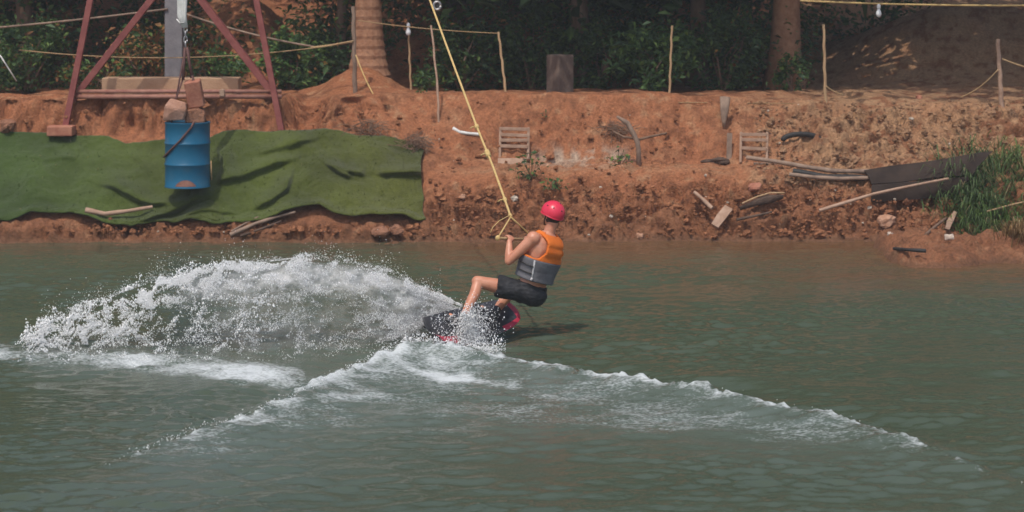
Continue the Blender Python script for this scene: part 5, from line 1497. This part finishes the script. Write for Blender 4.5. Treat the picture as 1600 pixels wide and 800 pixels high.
# ------------------------------------------------------------------ tow rope and handle
rope = thing('tow_rope', BAR0, 'yellow tow rope with knots and a handle held by the rider', 'tow rope')
KN = J(798, 339, 0.14)
Yk = KN.y
path = [KN, P(789, 312, Yk + 0.3), P(771, 262, Yk + 0.75), P(745, 198, Yk + 1.3), P(712, 110, Yk + 2.2), P(673, 4, Yk + 3.2), P(600, -190, Yk + 5.0)]
dense = []
for i in range(len(path) - 1):
    for k in range(6): dense.append(path[i].lerp(path[i + 1], k / 6))
dense.append(path[-1])
mb = MB(); mb.tube(dense, 0.0125, 8); mb.build('line', M['rope'], rope, smooth=True)
mb = MB(); mb.tube([KN, J(790, 352, 0.06), J(779, 370, -0.06), BAR0], 0.008, 7); mb.build('bridle', M['rope'], rope, smooth=True)
mb = MB(); mb.tube([KN, J(812, 352, 0.22), J(823, 362, 0.29), BAR1], 0.008, 7); mb.build('bridle', M['rope'], rope, smooth=True)
mb = MB(); mb.tube([J(797, 336, 0.14), J(780, 345, 0.1), J(770, 355, 0.06), J(766, 364, 0.04)], 0.004, 6); mb.build('loose_end', M['rope'], rope, smooth=True)
mb = MB(); mb.tube([BAR0 - U * 0.02, BAR1 + U * 0.02], 0.0145, 12); mb.build('handle_bar', M['oldrope'], rope, smooth=True)
mb = MB(); mb.ell(BAR0 - U * 0.01, (0.026, 0.026, 0.03), None, 12, 8); mb.build('handle_end', M['rope'], rope, smooth=True)
def rope_at(py):
    best = min(dense, key=lambda q: abs(YH + (H - q.z) * F / q.y - py)); 
    for i in range(len(dense) - 1):
        a = YH + (H - dense[i].z) * F / dense[i].y; b = YH + (H - dense[i + 1].z) * F / dense[i + 1].y
        if b <= py <= a: return dense[i].lerp(dense[i + 1], (a - py) / (a - b)), (dense[i + 1] - dense[i]).normalized()
    return best, Vector((0, 0, 1))
for py, r, h in ((198, 0.025, 0.03), (240, 0.030, 0.055), (312, 0.022, 0.028), (337, 0.020, 0.025)):
    c, d = rope_at(py); q = Vector((0, 0, 1)).rotation_difference(d).to_matrix()
    mb = MB(); mb.lathe([(0.008, -h), (r, -h * 0.75), (r * 0.85, -h * 0.3), (r * 1.05, 0), (r * 0.85, h * 0.35), (r, h * 0.7), (0.008, h)], 12, c, q); mb.build('knot', M['rope'], rope, smooth=True)
    if py < 320: mb = MB(); mb.tube([c, c + Vector((-0.045, -0.01, 0.0)), c + Vector((-0.075, -0.01, -0.02))], 0.007, 6); mb.build('rope_tail', M['rope'], rope, smooth=True)

# ------------------------------------------------------------------ spray: a mass of droplets, nobody could count them
rng = np.random.default_rng(404)
TOPX = [28, 45, 70, 100, 150, 200, 250, 300, 350, 400, 450, 500, 560, 600, 640, 680, 700, 722]
TOPY = [532, 520, 503, 488, 466, 446, 428, 420, 412, 404, 397, 399, 405, 417, 433, 452, 464, 476]
BOTX = [28, 300, 500, 560, 620, 670, 700, 722]
BOTY = [556, 560, 556, 548, 535, 520, 510, 500]
def spray_fan(n):
    px = rng.uniform(28, 722, n); t = rng.random(n)
    top = np.interp(px, TOPX, TOPY); bot = np.interp(px, BOTX, BOTY)
    wob = np.interp(px, [28, 350, 700], [20, 11, 5]) * fbm(px / 30, px * 0, 0, 4, 301)
    py = top + wob * sstep(720, 640, px) + (bot - top) * t
    # streaks follow the arcs thrown up from the board, clots break up towards the left
    arc = t * 6 + px / 190
    nz = fbm(px / 42 + 2 * fbm(px / 60, py / 50, 0, 2, 302), arc * 2.2, 0, 4, 303)
    nz2 = fbm(px / 13, py / 11, 0, 3, 304)
    band = np.exp(-((t - 0.14) / 0.17) ** 2) * sstep(90, 300, px)
    fan = sstep(500, 640, px) * (0.95 - 0.35 * t)
    base = sstep(0.82, 0.97, t) * 0.9 * sstep(640, 520, px)
    leftp = 0.36 * sstep(310, 120, px) * np.exp(-((t - 0.5) / 0.38) ** 2)
    lace = 0.17 * sstep(250, 330, px) * sstep(600, 480, px)
    dens = np.maximum.reduce([band, fan, base, leftp, lace])
    dens = dens * np.clip(0.55 + 1.05 * nz + 0.85 * nz2, 0.01, 1.3)
    dens = dens * (1 - 0.45 * sstep(430, 600, px))
    keep = rng.random(n) < dens
    return px[keep], py[keep], t[keep]
px, py, t_ = spray_fan(640000)
n = len(px)
Yc = np.interp(px, [28, 250, 500, 640, 700, 722], [22.15, 22.2, 22.35, 22.6, 22.95, 23.0])
Yd = Yc + rng.normal(0, 1, n) * np.interp(px, [28, 300, 600, 722], [0.40, 0.50, 0.30, 0.08]) + 0.35 * (1 - t_) * sstep(720, 500, px)
rad = np.clip(rng.lognormal(math.log(0.0021), 0.52, n), 0.0011, 0.009) * np.interp(px, [28, 300, 600, 722], [1.3, 1.1, 0.9, 0.85])
pts = [np.stack([(px - 800) * Yd / F, Yd, H - (py - YH) * Yd / F], 1)]; rads = [rad]
def puffs(n, pxm, pys, Ym, sy, r0, ys=0.10):
    """pxm, pys: arrays of centre pixels"""
    Y = Ym + rng.normal(0, ys, n); P_ = np.stack([(pxm - 800) * Y / F, Y, H - (pys - YH) * Y / F], 1)
    pts.append(P_); rads.append(np.clip(rng.lognormal(math.log(r0), 0.45, n), 0.0018, 0.013))
# stray drops above the fan
n = 4200; px = rng.uniform(60, 690, n); py = np.interp(px, TOPX, TOPY) + 8 - rng.exponential(8, n) * np.clip(0.9 + 0.9 * fbm(px / 40, px * 0, 0, 3, 330), 0.1, 2); puffs(n, px, py, 22.6, 0, 0.0023, 0.25)
# big clots and strings on the left
for _ in range(150):
    cx = rng.uniform(35, 420); tp = np.interp(cx, TOPX, TOPY); cy = rng.uniform(tp - 4, 540); a = rng.normal(-0.5, 0.6); m = rng.integers(12, 60); s = rng.normal(0, 1, m) * rng.uniform(5, 16)
    puffs(m, cx + s * math.cos(a) + rng.normal(0, 1.8, m), cy + s * math.sin(a) + rng.normal(0, 1.8, m), 22.2 + rng.normal(0, 0.2), 0, 0.0050, 0.04)
# splash in front of the board and below the feet
n = 3400; u = rng.random(n); cx = 731 + rng.normal(0, 11, n) * (0.6 + u); cy = 488 + 62 * u ** 0.8 + rng.normal(0, 5, n); puffs(n, cx, cy, 22.28, 0, 0.0042, 0.06)
n = 1300; cx = rng.normal(745, 16, n); cy = rng.normal(505, 18, n); puffs(n, cx, cy, 22.30, 0, 0.0034, 0.06)
n = 320; cx = rng.uniform(672, 735, n); cy = 500 + rng.normal(4, 14, n); puffs(n, cx, cy, 22.10, 0, 0.0032, 0.05)
n = 3800; cx = rng.uniform(630, 790, n); cy = 548 + rng.normal(0, 12, n) + 0.1 * (cx - 700); puffs(n, cx, cy, 21.9, 0, 0.0040, 0.12)
# drops tossed off the two crests
for cr, n_ in ((CREST_L, 1100), (CREST_R, 40)):
    k = rng.random(n_) * (len(cr) - 1); i = k.astype(int); f_ = (k - i)[:, None]; A = np.array(cr)
    q = A[i] * (1 - f_) + A[i + 1] * f_
    kp = rng.random(n_) < q[:, 3]
    q = q[kp]; m = len(q)
    pts.append(np.stack([q[:, 0] + rng.normal(0, 0.02, m), q[:, 1] + rng.normal(0, 0.05, m), q[:, 2] * 1.0 + np.abs(rng.normal(0, 0.022, m))], 1)); rads.append(np.clip(rng.lognormal(math.log(0.0030), 0.4, m), 0.0016, 0.008))
pts = np.concatenate(pts); rads = np.concatenate(rads)
ok = pts[:, 2] > 0.0; pts, rads = pts[ok], rads[ok]
oct_v = np.array([[1.2, 0, -0.6], [-0.6, 1.04, -0.6], [-0.6, -1.04, -0.6], [0, 0, 1.2]], float)
oct_f = np.array([[0, 1, 3], [1, 2, 3], [2, 0, 3], [1, 0, 2]])
n = len(pts); print('droplets', n)
vv = pts[:, None, :] + oct_v[None] * (rads[:, None] * rng.uniform(0.75, 1.5, (n, 3)))[:, None, :]
ff = oct_f[None] + (np.arange(n) * 4)[:, None, None]
me = np_mesh('spray', vv.reshape(-1, 3), ff.reshape(-1, 3))
def drop_material():
    m = bpy.data.materials.new('water_drops'); m.use_nodes = True
    t = m.node_tree; b = t.nodes['Principled BSDF']; o = t.nodes['Material Output']
    b.inputs['Base Color'].default_value = (0.96, 0.96, 0.95, 1); b.inputs['Roughness'].default_value = 0.15; b.inputs['IOR'].default_value = 1.33
    tr = t.nodes.new('ShaderNodeBsdfTranslucent'); tr.inputs[0].default_value = (0.96, 0.96, 0.95, 1)
    mx = t.nodes.new('ShaderNodeMixShader'); mx.inputs[0].default_value = 0.15
    t.links.new(b.outputs[0], mx.inputs[1]); t.links.new(tr.outputs[0], mx.inputs[2]); t.links.new(mx.outputs[0], o.inputs[0])
    return m
M['drops'] = drop_material()
tag(mesh_obj('spray', me, M['drops']), 'white fan of spray thrown up behind the wakeboard', 'spray', None, 'stuff')

# the thin torn sheet of water that the droplets come off
def sheet_layer(dy, seed):
    pxs = np.linspace(230, 722, 246); tv = np.linspace(0, 1, 60)
    PX, TT = np.meshgrid(pxs, tv)
    top = np.interp(PX, TOPX, TOPY); bot = np.interp(PX, BOTX, BOTY)
    PYs = top + 6 + (bot - top - 6) * TT
    Y = np.interp(PX, [28, 250, 500, 640, 700, 722], [22.15, 22.2, 22.35, 22.6, 22.95, 23.0]) + 0.35 * (1 - TT) * sstep(720, 500, PX) + dy * sstep(715, 560, PX) + 0.12 * fbm(PX / 40, TT * 4, 0, 3, seed)
    a = np.maximum(0.95 * sstep(520, 650, PX) * (1 - 0.45 * TT), 0.85 * np.exp(-((TT - 0.16) / 0.20) ** 2) * sstep(240, 340, PX))
    a = np.maximum(a, 0.20 * sstep(300, 380, PX)) * sstep(0, 0.10, TT) * sstep(230, 300, PX) * sstep(722, 708, PX) * sstep(1.0, 0.93, TT)
    me = np_mesh('sheet', np.stack([(PX - 800) * Y / F, Y, H - (PYs - YH) * Y / F], -1).reshape(-1, 3), grid_faces(len(pxs), len(tv)))
    set_attr(me, 'a', a.ravel()); set_attr(me, 'u', (PX / 60 + 0.6 * fbm(PX / 50, TT * 3, 0, 2, seed + 1)).ravel()); set_attr(me, 'v', (TT * 5 + PX / 150).ravel())
    return me
def sheet_material():
    m = bpy.data.materials.new('torn_water_sheet'); m.use_nodes = True
    t = m.node_tree; N = t.nodes; L = t.links.new; b = N['Principled BSDF']; o = N['Material Output']
    b.inputs['Base Color'].default_value = (0.96, 0.96, 0.95, 1); b.inputs['Roughness'].default_value = 0.35
    g = N.new('ShaderNodeNewGeometry'); at = N.new('ShaderNodeAttribute'); at.attribute_name = 'a'
    u = N.new('ShaderNodeAttribute'); u.attribute_name = 'u'; v = N.new('ShaderNodeAttribute'); v.attribute_name = 'v'
    cx = N.new('ShaderNodeCombineXYZ'); L(u.outputs['Fac'], cx.inputs[0]); L(v.outputs['Fac'], cx.inputs[1])
    n1 = N.new('ShaderNodeTexNoise'); n1.inputs['Scale'].default_value = 1.6; n1.inputs['Detail'].default_value = 8; n1.inputs['Roughness'].default_value = 0.7; L(cx.outputs[0], n1.inputs[0])
    n2 = N.new('ShaderNodeTexNoise'); n2.inputs['Scale'].default_value = 26; n2.inputs['Detail'].default_value = 6; n2.inputs['Roughness'].default_value = 0.75; L(g.outputs['Position'], n2.inputs[0])
    def mth(op, a, c):
        k = N.new('ShaderNodeMath'); k.operation = op
        for i, q in enumerate((a, c)):
            if isinstance(q, float): k.inputs[i].default_value = q
            else: L(q, k.inputs[i])
        return k.outputs[0]
    s = mth('ADD', mth('MULTIPLY', n1.outputs[0], 0.9), mth('MULTIPLY', n2.outputs[0], 0.9))
    r = N.new('ShaderNodeMapRange'); r.inputs[1].default_value = 0.72; r.inputs[2].default_value = 1.15; L(s, r.inputs[0])
    fac = mth('MULTIPLY', mth('ADD', mth('MULTIPLY', r.outputs[0], 0.72), 0.22), at.outputs['Fac'])
    tr = N.new('ShaderNodeBsdfTranslucent'); tr.inputs[0].default_value = (0.96, 0.96, 0.95, 1)
    m1 = N.new('ShaderNodeMixShader'); m1.inputs[0].default_value = 0.2; L(b.outputs[0], m1.inputs[1]); L(tr.outputs[0], m1.inputs[2])
    tp = N.new('ShaderNodeBsdfTransparent'); m2 = N.new('ShaderNodeMixShader'); L(fac, m2.inputs[0]); L(tp.outputs[0], m2.inputs[1]); L(m1.outputs[0], m2.inputs[2]); L(m2.outputs[0], o.inputs[0])
    bp = N.new('ShaderNodeBump'); bp.inputs['Strength'].default_value = 0.9; bp.inputs['Distance'].default_value = 0.05; L(n2.outputs[0], bp.inputs['Height']); L(bp.outputs[0], b.inputs['Normal'])
    return m
M['sheetwater'] = sheet_material()
spray_o = bpy.data.objects['spray']
for dy, sd in ((-0.30, 501), (0.20, 511)):
    mesh_obj('water_sheet', sheet_layer(dy, sd), M['sheetwater'], spray_o)

# ------------------------------------------------------------------ thin haze in the air
mb = MB(); mb.box((0, 40, 6.5), (320, 280, 20.5))
hz = mb.build('haze', None)
hm = bpy.data.materials.new('haze'); hm.use_nodes = True
for n_ in list(hm.node_tree.nodes):
    if n_.type == 'BSDF_PRINCIPLED': hm.node_tree.nodes.remove(n_)
pv = hm.node_tree.nodes.new('ShaderNodeVolumePrincipled'); pv.inputs['Color'].default_value = (0.9, 0.93, 0.95, 1); pv.inputs['Density'].default_value = 0.0011
hm.node_tree.links.new(pv.outputs[0], hm.node_tree.nodes['Material Output'].inputs['Volume'])
hz.data.materials.append(hm)
tag(hz, 'thin pale haze in the warm air', 'haze', None, 'stuff')
